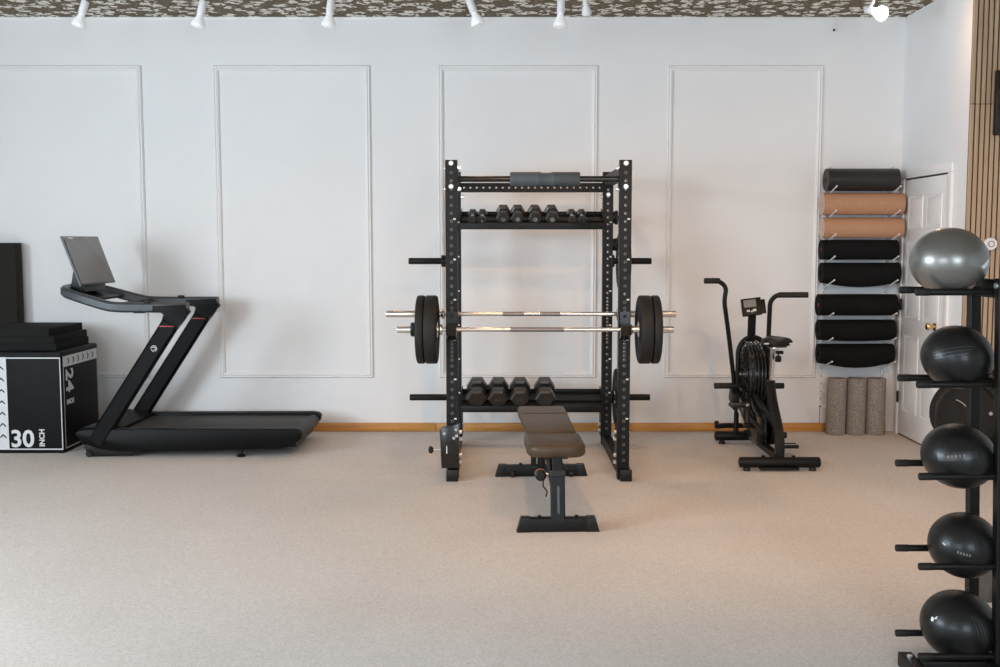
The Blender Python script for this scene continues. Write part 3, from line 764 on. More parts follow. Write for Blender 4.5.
MB().prism([(TX0 + .03, TYN + .09, .10), (TX0 + .02, TYN + .09, .20), (TX0 + .12, TYN + .09, .235), (TX0 + .32, TYN + .09, .205), (TX0 + .32, TYN + .09, .10)], (0, TYF - TYN - .18, 0), bev=.01).build('motor_cover', 'tread', tm)
for yy in (TYN + .04, TYF - .04):
    MB().prism([(TX0 + .05, yy - .02, .09), (TX0 + .09, yy - .02, .0), (TX0 + .40, yy - .02, .012), (TX0 + .45, yy - .02, .05)], (0, .04, 0), bev=.006).build('front_foot', 'plastic', tm)
    MB().lathe((TX0 + .095, yy - .03, .024), (0, 1, 0), [(0, 0), (.02, 0), (.024, .006), (.024, .054), (.02, .06), (0, .06)], 16).build('wheel', 'plastic', tm)
    f_ = MB().lathe((-1.935, yy, 0), (0, 0, 1), [(0, 0), (.03, 0), (.03, .012), (.014, .02), (.014, .07), (0, .07)], 16).build('levelling_foot', 'plastic', tm)
# slanted posts with red band, logo and gusset into the handrail
def tm_post(yc, outer):
    A = Vector((-2.955, yc, .105)); B = Vector((-2.405, yc, .945)); d = (B - A)
    po = MB().bar([A, A + d * .25, B], .058, .122, up=(-d.z, 0, d.x), bev=.3).build('post', 'tread', tm)
    t = d.normalized()
    q = A + d * .985
    MB().box((q.x, yc, q.z), (.122 / (d.z / d.length), .0595, .006), bev=.001).build('red_band', 'red', po)
    # flared top
    n = Vector((-d.z, 0, d.x)).normalized()
    e0, e1 = B + n * .061, B - n * .061
    pts = [e0, e0 + t * .05, Vector((-2.455, yc, 1.025)), Vector((-2.52, yc, 1.04)), Vector((-2.52, yc, 1.075)), Vector((-2.29, yc, 1.085)), Vector((-2.262, yc, 1.03)), Vector((-2.31, yc, .985)), e1 + t * .03, e1]
    MB().prism([p - Vector((0, .03, 0)) for p in pts], (0, .06, 0), bev=.008).build('post_head', 'tread', tm)
    return po, A, d
po, A, d = tm_post(TYN + .022, -1)
tm_post(TYF - .04, 1)
# small ring-and-slash emblem
yl = TYN + .022 - .0295
c = A + d * .80; c.y = yl
lg = MB()
for rr, a0, a1 in ((.020, -.4 * PI, 1.0 * PI), (.011, -.6 * PI, .9 * PI)):
    lg.tube([(c.x + rr * math.cos(a0 + (a1 - a0) * k / 14), yl - .0005, c.z + rr * math.sin(a0 + (a1 - a0) * k / 14)) for k in range(15)], .0024, 6)
lg.tube([(c.x - .02, yl - .0005, c.z - .006), (c.x - .002, yl - .0005, c.z - .024)], .0024, 6)
lg.build('emblem', 'print', po)
# handrail loop
ya, yb = TYN + .026, TYF - .036
loop = [(-2.275, ya, 1.063), (-2.60, ya, 1.063), (-2.78, ya, 1.066), (-2.88, ya + .01, 1.082), (-3.10, ya + .05, 1.146), (-3.190, ya + .12, 1.174), (-3.218, (ya + yb) / 2, 1.180), (-3.190, yb - .12, 1.174), (-3.10, yb - .05, 1.146), (-2.88, yb - .01, 1.082), (-2.78, yb, 1.066), (-2.60, yb, 1.063), (-2.275, yb, 1.063)]
hr = MB().bar(smooth_path(loop, 6), .055, .072, up=(0, 0, 1), bev=.28).build('handrail', 'rail', tm)
MB().prism([(-3.19, ya + .15, 1.150), (-2.98, ya + .06, 1.100), (-2.98, yb - .06, 1.100), (-3.19, yb - .15, 1.150)], (0, 0, .015)).build('console_tray', 'plastic', tm)
MB().bar([(-2.80, ya + .05, 1.07), (-2.80, yb - .05, 1.07)], .05, .035, up=(0, 0, 1)).build('crossbar', 'tread', tm)
for yy in (ya, yb):
    MB().lathe((-2.56, yy, 1.082), (0, 0, 1), [(0, 0), (.024, 0), (.026, .004), (.026, .024), (.02, .028), (0, .028)], 18).build('speed_dial', 'plastic', tm)
MB().span((-2.66, ya - .01, 1.022), (-2.58, ya + .01, 1.034), bev=.003).build('underside_pad', 'plastic', tm)
# tilted screen
b0 = Vector((-3.035, 0, 1.215)); b1 = Vector((-3.160, 0, 1.562)); up_ = (b1 - b0).normalized(); nn = Vector((up_.z, 0, -up_.x))
ys0, ys1 = -.985, -.345
def quadslab(u0, u1, y0, y1, n0, n1, bev=0.0):
    P = lambda u, y, n: b0 + up_ * u + nn * n + Vector((0, y, 0))
    return MB().prism([P(u0, y0, n0), P(u1, y0, n0), P(u1, y1, n0), P(u0, y1, n0)], nn * (n1 - n0), bev=bev)
sl = (b1 - b0).length
sc = quadslab(0, sl, ys0, ys1, -.018, 0, .004).build('screen', 'rail', tm)
quadslab(.012, sl - .03, ys0 + .010, ys1 - .010, .0005, .0018).build('display_glass', 'screen', sc)
quadslab(sl - .028, sl - .004, ys0 + .006, ys1 - .006, .0005, .0016).build('bezel', 'screen', sc)
quadslab(sl - .024, sl - .010, ys0 + .075, ys0 + .16, .0018, .003).build('sticker', 'print', sc)
MB().lathe(b0 + up_ * (sl - .016) + Vector((0, (ys0 + ys1) / 2, 0)) + nn * .0016, nn, [(0, 0), (.006, 0), (.006, .001), (0, .001)], 12).build('camera_lens', 'gloss', sc)
MB().prism([(-3.06, (ys0 + ys1) / 2 - .20, 1.165), (-3.17, (ys0 + ys1) / 2 - .20, 1.165), (-3.125, (ys0 + ys1) / 2 - .20, 1.40), (-3.10, (ys0 + ys1) / 2 - .20, 1.40)], (0, .40, 0), bev=.004).build('screen_mount', 'plastic', tm)

# ================================================================== PLYO BOX, PADS, STANDING PANEL
PXR, PXL, PYN, PYF, PZ = -3.235, -3.755, -.900, -.235, .737
pb = thing('plyo_box', ((PXL + PXR) / 2, (PYN + PYF) / 2, 0), 'black soft plyo box printed with white 30 and 24 inch marks', 'plyo box')
MB().span((PXL, PYN, 0), (PXR, PYF, PZ), bev=.012, seg=3).build('body', 'boxfab', pb)
def onfront(x0, z0, x1, z1, name, m_='boxprint', par=pb): return MB().span((x0, PYN - .0012, z0), (x1, PYN - .0001, z1)).build(name, m_, par)
fx = lambda px, py=400: on_y(px, py, PYN).x
xs0, xb0, xb1, zb0, zb1 = PXL + .012, fx(7.5), fx(61.5), .035, .688
onfront(xs0, zb0, xb0, zb1 + .01, 'arrow_strip')
for a in ((xb0, zb1, xb1, zb1 + .008), (xb1 - .006, zb0, xb1, zb1), (xs0, zb0 - .008, xb1, zb0)): onfront(*a, 'print_line')
strip_w = (xs0 + xb0) / 2
for k in range(7):
    z = .11 + k * .082; x = strip_w + .015; w_ = .022
    MB().prism([(x - w_, PYN - .0024, z), (x, PYN - .0024, z + .02), (x + w_, PYN - .0024, z), (x + w_, PYN - .0024, z + .012), (x, PYN - .0024, z + .032), (x - w_, PYN - .0024, z + .012)], (0, .001, 0)).build('arrow', 'boxfab', pb)
text_mb('30', .172, (fx(9), PYN - .001, .050), (1, 0, 0), (0, 0, 1), bold=.004).build('number_30', 'boxprint', pb)
text_mb('INCH', .052, (fx(43), PYN - .001, .050), (0, 0, 1), (-1, 0, 0), bold=.0016).build('lettering_inch', 'boxprint', pb)
# right face
def onside(y0, z0, y1, z1, name, m_='boxprint'): return MB().span((PXR + .0001, y0, z0), (PXR + .0012, y1, z1)).build(name, m_, pb)
ya_, yb_ = PYN + .025, PYF - .02
onside(ya_, .622, yb_, .700, 'arrow_strip')
for a in ((ya_, .03, ya_ + .006, .622), (ya_, .03, yb_, .038), (yb_ - .006, .03, yb_, .622)): onside(*a, 'print_line')
for k in range(6):
    y = ya_ + .085 + k * .088; z = .661
    MB().prism([(PXR + .0014, y - .012, z - .022), (PXR + .0014, y + .002, z - .022), (PXR + .0014, y + .022, z), (PXR + .0014, y + .002, z + .022), (PXR + .0014, y - .012, z + .022), (PXR + .0014, y + .007, z)], (.001, 0, 0)).build('arrow', 'boxfab', pb)
text_mb('24', .175, (PXR + .001, ya_ + .045, .605), (0, 0, -1), (0, 1, 0), bold=.004).build('number_24', 'boxprint', pb)
text_mb('INCH', .050, (PXR + .001, ya_ + .045, .345), (0, 1, 0), (0, 0, 1), bold=.0016).build('lettering_inch', 'boxprint', pb)
# three foam pads stacked on the box
labs = ('bottom dark foam pad of the stack lying on the plyo box', 'middle dark foam pad of the stack on the plyo box', 'topmost dark foam pad of the stack on the plyo box')
zz = PZ
for k, (xr, yn, yf, th) in enumerate(((-3.300, -.83, -.235, .053), (-3.310, -.835, -.24, .053), (-3.340, -.845, -.25, .055))):
    tag(MB().span((xr - .50, yn, zz + .0005), (xr, yf, zz + th), bev=.004).build('foam_pad', 'foam'), labs[k], 'foam pad', 'foam pads on the plyo box'); zz += th
tag(MB().span((-4.60, -.155, 0), (-3.885, -.035, 1.512), bev=.006).build('standing_mat', 'panel'), 'tall thick dark panel standing upright against the wall behind the plyo box', 'gym mat')

# ================================================================== AIR BIKE
AX = 1.775
bike = thing('air_bike', (AX, -1.0, 0), 'black air bike with moving handle arms and caged fan wheel', 'exercise bike')
def bk(mb, n, m_, par=None, **k): return mb.build(n, m_, par or bike, **k)
o = bk(MB().cyl((1.508, -1.47, .056), (2.050, -1.47, .056), .036, seg=18, bev=.012), 'rear_stabilizer', 'steel')
for x in (1.56, 2.0): bk(MB().lathe((x, -1.47, 0), (0, 0, 1), [(0, 0), (.024, 0), (.024, .012), (.012, .03), (0, .03)], 14), 'foot_pad', 'plastic', o)
bk(MB().span((1.64, -1.512, .012), (1.90, -1.45, .028), bev=.004), 'clamp_plate', 'steel', o)
for x in (1.67, 1.87): bk(MB().cyl((x, -1.47, .090), (x, -1.47, .102), .013, seg=6), 'bolt', 'steel', o)
o = bk(MB().cyl((1.525, -.53, .060), (2.02, -.53, .060), .036, seg=18, bev=.012), 'front_stabilizer', 'steel')
for x in (1.58, 1.96): bk(MB().lathe((x, -.53, 0), (0, 0, 1), [(0, 0), (.024, 0), (.024, .012), (.012, .03), (0, .03)], 14), 'foot_pad', 'plastic', o)
bk(MB().tube(fillet([(1.555, -.44, .115), (1.62, -.40, .115), (1.93, -.40, .115), (1.99, -.44, .115)], .04), .020), 'carry_bar', 'steel', o)
for x in (1.555, 1.99): bk(MB().lathe((x - .014, -.44, .130), (1, 0, 0), [(0, 0), (.026, 0), (.030, .005), (.030, .023), (.026, .028), (0, .028)], 18), 'transport_wheel', 'plastic', o)
bk(MB().bar([(AX, -1.46, .085), (AX - .005, -.53, .085)], .05, .05, up=(0, 0, 1), bev=.15), 'bottom_rail', 'steel')
# rear frame: stout curved tube from the floor to the seat tube
bk(MB().bar(smooth_path([(AX + .01, -1.435, .075), (AX + .012, -1.43, .18), (AX + .012, -1.37, .28), (AX + .012, -1.22, .42), (AX + .015, -1.13, .54)], 5), .056, .075, up=(0, 1, 0), bev=.25), 'seat_tube', 'steel')
bk(MB().bar([(AX + .012, -1.33, .27), (AX - .03, -1.05, .37), (AX - .05, -.74, .47)], .030, .04, up=(0, 0, 1), bev=.2), 'stay', 'steel')
bk(MB().bar([(AX - .075, -1.33, .22), (AX - .10, -1.0, .30), (AX - .11, -.74, .42)], .022, .03, up=(0, 0, 1), bev=.2), 'stay', 'steel')
# seat
bk(MB().bar([(AX + .020, -1.125, .52), (AX + .024, -1.155, .795)], .030, .034, up=(0, 1, 0), bev=.25), 'seat_post', 'chrome')
bk(MB().cyl((AX + .015, -1.13, .525), (AX + .015, -1.134, .56), .034, seg=16), 'post_clamp', 'plastic')
o = bk(MB().box((AX + .024, -1.155, .795), (.045, .15, .022), bev=.004), 'seat_slide', 'chrome')
bk(MB().box((AX + .055, -1.20, .765), (.05, .035, .022), Matrix.Identity(4), bev=.004), 'slide_bracket', 'steel', o)
bk(MB().lathe((AX + .045, -1.21, .700), (0, 0, 1), [(0, 0), (.018, 0), (.022, .006), (.022, .034), (.016, .042), (.006, .044), (.006, .075), (0, .075)], 16), 'adjuster_knob', 'plastic', o)
mb = MB(); bm = mb.bm; rings = []
sy = -1.28; n_ = 13; sections = [(0, .070, .050), (.02, .098, .064), (.06, .106, .068), (.10, .100, .066), (.15, .070, .056), (.20, .042, .046), (.26, .030, .038), (.275, .016, .025)]
for dy, hw, h in sections:
    ring = []
    for i in range(20):
        a_ = 2 * PI * i / 20; cx_ = math.cos(a_); sz = math.sin(a_)
        dip = .016 * math.exp(-(cx_ * 3.0) ** 2) if (sz > 0 and dy < .12) else 0
        ring.append(bm.verts.new((AX + .032 + hw * math.copysign(abs(cx_) ** .8, cx_), sy + dy, .840 + (h * .55 * sz if sz > 0 else h * .5 * sz) - dip + .03 * (dy - .1) * (dy > .1))))
    rings.append(ring)
for a, b in zip(rings, rings[1:]):
    for i in range(20): bm.faces.new((a[i], a[(i + 1) % 20], b[(i + 1) % 20], b[i]))
bm.faces.new(rings[0][::-1]); bm.faces.new(rings[-1])
sd = bk(mb, 'saddle', 'plastic', ang=60)
for s in (-1, 1): bk(MB().box((AX + .032 + s * .085, -1.276, .832), (.03, .012, .010), bev=.002), 'rear_stripe', 'print', sd)
bk(MB().span((AX - .028, -1.25, .802), (AX + .092, -1.06, .815), bev=.003), 'saddle_rail', 'plastic', sd)
# fan wheel and cage: axle along x
FY, FZ, FR, FT = -.66, .545, .245, .065
fan = bk(MB().lathe((AX - FT - .035, FY, FZ), (1, 0, 0), [(0, 0), (.02, 0), (.02, 2 * FT + .07), (0, 2 * FT + .07)], 14), 'fan_axle', 'chrome')
fb = None
for i in range(22):
    a_ = 2 * PI * i / 22
    m_ = Matrix.Translation((AX, FY, FZ)) @ Matrix.Rotation(a_, 4, 'X')
    bk(MB().box((0, 0, .135), (.105, .004, .17), m_ @ Matrix.Rotation(.45, 4, 'Z')), 'fan_blade', 'gloss', fan)
mb = MB()
for s in (-1, 1):
    for r_ in (.245, .205, .165, .125, .085, .045):
        xx = AX + s * (FT + (.245 - r_) * .12)
        mb.tube([(xx, FY + r_ * math.cos(2 * PI * k / 36), FZ + r_ * math.sin(2 * PI * k / 36)) for k in range(36)], .008 if r_ > .24 else .0032, 6, closed=True, up=(1, 0, 0))
    for k in range(16):
        a_ = 2 * PI * k / 16
        mb.tube([(AX + s * (FT + .024), FY + .045 * math.cos(a_), FZ + .045 * math.sin(a_)), (AX + s * FT, FY + .245 * math.cos(a_), FZ + .245 * math.sin(a_))], .003, 6)
    mb.lathe((AX + s * (FT + .02), FY, FZ), (s, 0, 0), [(0, 0), (.05, 0), (.05, .008), (0, .012)], 18)
cage = bk(mb, 'fan_cage', 'gloss')
for xo in (-.039, -.013, .013, .039):
    mb = MB().tube([(AX + xo, FY + .2455 * math.cos(2 * PI * k / 40), FZ + .2455 * math.sin(2 * PI * k / 40)) for k in range(40)], .0055, 6, closed=True, up=(1, 0, 0))
    bk(mb, 'rim_wire', 'gloss', cage)
mb = MB().lathe((AX - .045, FY, FZ), (1, 0, 0), [(.19, 0), (.222, .006), (.226, .045), (.222, .084), (.19, .09)], 40)
bk(mb, 'fan_rim', 'gloss', fan)
# fork arch and console
bk(MB().tube(fillet([(AX - .112, FY + .03, .10), (AX - .108, FY + .03, .40), (AX - .105, FY + .03, .74), (AX - .05, FY + .03, .815), (AX + .05, FY + .03, .815), (AX + .105, FY + .03, .74), (AX + .108, FY + .03, .40), (AX + .112, FY + .03, .10)], .06), .019), 'fork', 'steel')
bk(MB().bar([(AX - .012, FY + .03, .79), (AX - .015, FY + .0, 1.0)], .056, .045, up=(0, 1, 0), bev=.25), 'console_post', 'steel')
m_ = Matrix.Translation((AX - .028, FY - .03, 1.045)) @ Matrix.Rotation(math.radians(-8), 4, 'Y') @ Matrix.Rotation(math.radians(-12), 4, 'Z') @ Matrix.Rotation(math.radians(-28), 4, 'X')
con = bk(MB().box((0, 0, 0), (.145, .032, .135), m_, bev=.008), 'console', 'plastic')
bk(MB().box((.085, .002, -.005), (.032, .028, .105), m_, bev=.004), 'console_side', 'plastic', con)
bk(MB().box((-.008, -.0165, .022), (.088, .002, .058), m_), 'display', 'lcd', con)
for dx, dz, r_ in ((-.025, -.035, .012), (0, -.042, .009), (.02, -.034, .014)):
    bk(MB().box((dx, -.017, dz), (r_ * 1.7, .003, r_ * 1.3), m_, bev=.001), 'button', 'print', con)
# handle arms
L1 = fillet([(1.372, -.86, 1.243), (1.475, -.86, 1.243), (1.530, -.85, 1.195), (1.514, -.85, 1.10), (1.562, -.80, .85), (1.640, -.72, .37)], .06, 6)
bk(MB().tube(L1, .0165, 12), 'handle_arm', 'steel')
bk(MB().cyl((1.366, -.86, 1.243), (1.48, -.86, 1.243), .0205, seg=16, bev=.006), 'grip', 'rubber')
R1 = fillet([(2.07, -1.0, 1.150), (1.86, -.96, 1.147), (1.822, -.94, 1.10), (1.826, -.90, .85), (1.862, -.74, .37)], .05, 6)
bk(MB().tube(R1, .0165, 12), 'handle_arm', 'steel')
bk(MB().tube([(2.075, -1.0, 1.150), (1.875, -.963, 1.147)], .0205, 14), 'grip', 'rubber')
for s, x0, x1 in ((-1, AX - .12, 1.475), (1, AX + .12, 1.985)):
    bk(MB().cyl((x0, -.74, .470), (x1, -.74, .470), .022, seg=16, bev=.004), 'foot_peg', 'rubber')
# linkage brackets
bk(MB().prism([(1.60, -.80, .30), (1.60, -.80, .42), (1.60, -.68, .46), (1.60, -.64, .36)], (.05, 0, 0), bev=.006), 'arm_bracket', 'steel')
bk(MB().prism([(1.84, -.80, .30), (1.84, -.80, .42), (1.84, -.68, .46), (1.84, -.64, .36)], (.05, 0, 0), bev=.006), 'arm_bracket', 'steel')
bk(MB().bar([(1.635, -.74, .36), (1.66, -.98, .20)], .018, .03, up=(0, 0, 1)), 'linkage_rod', 'chrome')
bk(MB().bar([(1.885, -.74, .36), (1.885, -1.02, .14)], .018, .03, up=(0, 0, 1)), 'linkage_rod', 'steel')
# chain housing, crank and pedals
gd = [(-.50, .36), (-.56, .42), (-.70, .44), (-.90, .40), (-1.12, .30), (-1.16, .20), (-1.12, .12), (-1.0, .09), (-.85, .11), (-.65, .20), (-.52, .28)]
bk(MB().prism([(AX - .075, y, z) for y, z in gd], (.07, 0, 0), bev=.012), 'chain_guard', 'gloss')
bk(MB().lathe((AX + .03, -1.02, .225), (1, 0, 0), [(0, 0), (.13, 0), (.135, .006), (.135, .03), (.12, .04), (0, .04)], 32), 'belt_cover', 'tread')
bk(MB().cyl((AX - .14, -1.02, .225), (AX + .11, -1.02, .225), .018, seg=14), 'crank_axle', 'steel')
for s, e in ((1, (0, -1.02, .080)), (-1, (0, -1.02, .37))):
    xq = AX + s * .105
    cr = bk(MB().bar([(xq, -1.02, .225), (xq, e[1], e[2])], .018, .03, up=(0, 1, 0)), 'crank_arm', 'steel')
    pd = bk(MB().box((xq + s * .085, e[1], e[2]), (.10, .085, .010), bev=.002), 'pedal', 'plastic')
    for k in (-1, 1):
        bk(MB().box((xq + s * .085, e[1] + k * .036, e[2]), (.105, .014, .026), bev=.003), 'pedal_cage', 'plastic', pd)
    bk(MB().cyl((xq, e[1], e[2]), (xq + s * .13, e[1], e[2]), .010, seg=10), 'pedal_axle', 'zinc', pd)
bk(MB().lathe((AX + .075, -1.20, .19), (1, 0, 0), [(0, 0), (.012, 0), (.012, .015), (.022, .018), (.022, .04), (0, .044)], 14), 'tension_knob', 'plastic')

# ================================================================== MAT RACK, MATS, ROLLERS
SX0, SX1 = 2.470, 2.958
mr = thing('mat_rack', ((SX0 + SX1) / 2, -.01, .2), 'white wall rack of two slotted rails with upturned pegs holding rolled mats', 'mat rack')
for x in (SX0, SX1):
    o = MB().span((x - .011, -.016, .22), (x + .011, -.0005, 2.10), bev=.002).build('rail', 'white', mr)
    for k in range(30): MB().span((x - .003, -.0172, .26 + k * .061), (x + .003, -.016, .275 + k * .061)).build('slot', 'taupe', o)
mats = [  # py centre, radius, x0 px, x1 px, material, sag
    (180, .092, 823, 900, 'brownmat', 0, 'dark glossy mat rolled loosely on the top pegs of the wall rack'),
    (204, .091, 819, 905, 'tan', 0, 'tan rolled mat directly under the glossy dark mat'),
    (228, .086, 819, 905, 'tan', 0, 'tan rolled mat resting above the first black mat'),
    (250, .084, 818, 899, 'blackmat', 0, 'black rolled mat with red core directly under the tan mats'),
    (273, .086, 818, 901, 'blackmat', .035, 'sagging black rolled mat above the empty gap in the rack'),
    (305, .090, 815, 898, 'blackmat', 0, 'black rolled mat with red core just below the empty gap'),
    (330, .086, 815, 896, 'blackmat', .010, 'black rolled mat second from the bottom of the wall rack'),
    (353.5, .082, 815, 895, 'blackmat', .040, 'sagging black rolled mat at the bottom above the grey rollers')]
def peg_pair(zw, tip=.076, L=.28):
    for x in (SX0, SX1):
        MB().tube([(x, -.012, zw), (x, -.012 - L, zw + tip)], .0055, 8).build('peg', 'white', mr)
        MB().ball((x, -.012 - L, zw + tip), .0075, 1).build('peg_tip', 'white', mr)
YM = -.125
for py, R, xa, xb, m_, sag, lab in mats:
    x0 = on_y(xa, py, YM).x; x1 = on_y(xb, py, YM).x; zc = on_y(860, py, YM).z
    x0 += .022; x1 = min(x1 - .024, ROOM_R - .035)
    th = .0075; turns = (R - .022) / th
    N = int(turns * 18); mb = MB(); bm = mb.bm
    def ringpts(r_off):
        out = []
        for i in range(N + 1):
            t = i / N; a_ = -PI / 2 - .5 + 2 * PI * turns * (t - 1)
            r_ = .022 + (R - .022) * t - r_off
            out.append((r_ * math.cos(a_), r_ * math.sin(a_)))
        return out
    po_, pi_ = ringpts(0), ringpts(th * .80)
    loopp = po_ + pi_[::-1]; nx = 8 if sag else 1; rows = []
    for j in range(nx + 1):
        t = j / nx; x = x0 + (x1 - x0) * t; row = []
        for (yy, zz) in loopp:
            dz = -sag * max(0, 1 - (2 * t - 1) ** 2 * 1.25) * max(0, min(1, .5 - zz / (2 * R))) if sag else 0
            row.append(bm.verts.new((x, YM + yy, zc + zz + dz)))
        rows.append(row)
    n_ = len(loopp)
    for a, b in zip(rows, rows[1:]):
        for i in range(n_): bm.faces.new((a[i], a[(i + 1) % n_], b[(i + 1) % n_], b[i]))
    for row in (rows[0], rows[-1]):
        for i in range(N): bm.faces.new((row[i], row[i + 1], row[n_ - 2 - i], row[n_ - 1 - i]))
    root = thing('rolled_mat', ((x0 + x1) / 2, YM, zc - R), lab, 'gym mat', 'rolled mats on the wall rack')
    mb.build('roll', m_, root, ang=40)
    if m_ == 'tan':
        MB().lathe((x0 - .0015, YM, zc), (1, 0, 0), [(0, 0), (R - .006, 0), (R - .006, .001), (0, .001)], 28).build('end_face', 'pink', root)
        MB().cyl((x0 - .003, YM - .012, zc - .01), (x0 - .001, YM - .012, zc - .01), .006, seg=8).build('core_hole', 'taupe', root)
    if 'red core' in lab:
        MB().cyl((x0 + .004, YM, zc), (x0 + .02, YM, zc), .021, seg=14).build('core', 'redtag', root)
    zpk = zc - math.sqrt(max(0, 1)) * R   # peg passes just under the roll
    # line (y, z) = (-.012 - t*L, zw + t*tip) tangent below circle
    ang = math.atan2(.076, .28); nyv, nzv = math.sin(ang), math.cos(ang)
    # distance from centre to the line must be R + .0055
    zw = zc - (R + .006) / nzv - (-(YM + .012)) * math.tan(ang)
    peg_pair(zw)
for zw in (2.075, 1.150): peg_pair(zw, .03, .12)
for zw in (.335, .212): peg_pair(zw, .004, .11)
tag(MB().span((2.462, -.0135, .20), (2.474, -.0005, .205)).span((2.4665, -.006, .03), (2.4695, -.003, .20)).build('hanging_cord', 'steel'), 'thin dark cord hanging below the mat rack to the baseboard', 'cord')
# foam rollers standing on the floor
for i, (px, lab) in enumerate(((834.5, 'speckled grey foam roller standing under the mats, on the bike side'), (856, 'middle speckled grey foam roller standing under the mats'), (875.5, 'speckled grey foam roller standing under the mats, nearest the door'))):
    x = on_y(px, 400, -.125).x
    if i == 0: x = 2.560
    ln = (.012, .004, 0)[i]
    mb = MB().lathe((x, -.125, 0), (ln, 0, 1), [(0, .002), (.070, .0), (.0755, .005), (.0755, .442), (.070, .447), (.028, .447), (.028, .40), (0, .40)], 32)
    tag(mb.build('foam_roller', 'roller'), lab, 'foam roller', 'foam rollers under the mat rack')
# outlet plate and ceiling hook
p = on_y(823, 375.5, -.004)
ot = thing('wall_outlet', (p.x, 0, p.z - .057), 'white wall outlet plate half hidden behind the grey rollers', 'outlet')
MB().span((p.x - .035, -.006, p.z - .057), (p.x + .035, -.0003, p.z + .057), bev=.002).build('plate', 'trim', ot)
for s in (-1, 1): MB().cyl((p.x, -.006, p.z + s * .024), (p.x, -.0085, p.z + s * .024), .016, seg=16).build('socket', 'white', ot)
p = on_y(834, 31, -.02)
hk = thing('ceiling_wire', (p.x, -.02, p.z), 'short thin wire with dark tip hanging from the ceiling edge above the mats', 'wire')
MB().tube([(p.x, -.02, ROOM_H - .002), (p.x, -.02, p.z + .012)], .0035, 8).build('wire', 'white', hk)
MB().cyl((p.x, -.02, p.z), (p.x, -.02, p.z + .014), .008, seg=10).build('tip', 'steel', hk)

# ================================================================== BALL RACK
KYR, KYF = -4.56, -4.785
KYM = (KYR + KYF) / 2
zt = [on_y(897, q, KYR).z for q in (289.5, 377, 463, 548, 633)]
kx0 = on_y(897, 463, KYR).x; kxp = on_y(975.5, 400, KYR).x
br_ = thing('ball_rack', (kxp, KYM, 0), 'black steel five-tier rack of paired arms holding exercise balls', 'ball rack')
LEAN = -.031                                   # the rack leans a little towards the arms
def lean(z): return LEAN * (z - .68)
for yy, top in ((KYR, 1.40), (KYF, 1.40)):
    o = MB().bar([(kxp + lean(.03), yy, .03), (kxp + lean(top), yy, top)], .038, .040, up=(0, 1, 0), bev=.06).build('post', 'steel', br_)
    MB().cyl((kxp + lean(1.375) - .019, yy, 1.375), (kxp + lean(1.375) - .026, yy, 1.375), .010, seg=10).build('bolt', 'zinc', o)
MB().span((kxp + lean(1.38) - .017, KYF + .02, 1.355), (kxp + lean(1.38) + .017, KYR - .02, 1.395), bev=.002).build('top_bar', 'steel', br_)
MB().span((kxp + lean(.36) - .017, KYF + .02, .40), (kxp + lean(.36) + .017, KYR - .02, .43), bev=.002).build('cross_bar', 'steel', br_)
half = (KYR - KYF) / 2
HS = (.078, .090, .1125, .1125, .1125)
for i, z in enumerate(zt):
    hs = HS[i]
    for s in (-1, 1):
        yy = KYM + s * hs; xa_ = kx0 + lean(z)
        ar = MB().cyl((xa_, yy, z), (kxp + lean(z), yy, z), .0125, seg=14, bev=.003).build('arm', 'steel', br_)
        MB().cyl((xa_ - .004, yy, z), (xa_ + .045, yy, z), .0134, seg=14, bev=.003).build('arm_cap', 'rubber', ar)
    if i < 2: MB().span((kxp + lean(z) - .019, KYM - .115, z - .02), (kxp + lean(z) + .019, KYM + .115, z + .02)).build('arm_mount', 'steel', br_)
f0 = on_z(899, 650, .055)
MB().span((f0.x - .005, f0.y - .38, .0), (f0.x + .045, f0.y, .05), bev=.004).build('foot', 'steel', br_)
MB().cyl((f0.x + .02, f0.y - .05, .05), (f0.x + .02, f0.y - .05, .056), .010, seg=12).build('foot_bolt', 'zinc', br_)
MB().span((f0.x + .045, f0.y - .075, .0), (kxp + .03, f0.y - .035, .04), bev=.003).build('foot', 'steel', br_)
MB().span((kxp - .022, KYF - .42, .0), (kxp + .022, KYR + .05, .04), bev=.003).build('foot', 'steel', br_)
# balls
def patch(c, rad, direction, w, h, upv=(0, 0, 1), roll=0.0, lift=1.004, nx=10, ny=4, sc=(1, 1, 1)):
    d = Vector(direction).normalized(); u = Vector(upv).cross(d).normalized(); v = d.cross(u)
    u2 = u * math.cos(roll) + v * math.sin(roll); v2 = -u * math.sin(roll) + v * math.cos(roll)
    mb = MB(); bm = mb.bm; g = []
    for j in range(ny + 1):
        row = []
        for i in range(nx + 1):
            q = (d + u2 * (w * (i / nx - .5) / rad) + v2 * (h * (j / ny - .5) / rad)).normalized() * rad * lift
            row.append(bm.verts.new(Vector(c) + Vector((q.x * sc[0], q.y * sc[1], q.z * sc[2]))))
        g.append(row)
    for j in range(ny):
        for i in range(nx): bm.faces.new((g[j][i], g[j][i + 1], g[j + 1][i + 1], g[j + 1][i]))
    return mb
def exercise_ball(px, py, rx, rz, z, material, label, cat='exercise ball', valve=None):
    c = on_y(px, py, KYM); sc = (1, 1, rz / rx)
    b = thing('exercise_ball', (c.x, KYM, z - rz), label, cat, 'balls on the five-tier rack')
    mb = MB(); bm = mb.bm
    prof = []
    for k in range(33):
        a_ = -PI / 2 + PI * k / 32
        r_ = math.cos(a_); h_ = math.sin(a_)
        groove = 0.0
        prof.append((max(0, rx * r_), rz * h_))
    prof[0] = (0, -rz); prof[-1] = (0, rz)
    mb.lathe((c.x, KYM, z), (.25, -.1, 1) if material == 'ball' else (0, 0, 1), prof, 48)
    mb.build('shell', material, b, ang=80)
    return b, Vector((c.x, KYM, z)), rx, sc
def rest(i, rx, rz, hs): return zt[i] + rz * math.sqrt(max(0.0, 1 - (hs / (rx + .0125)) ** 2)) + .006
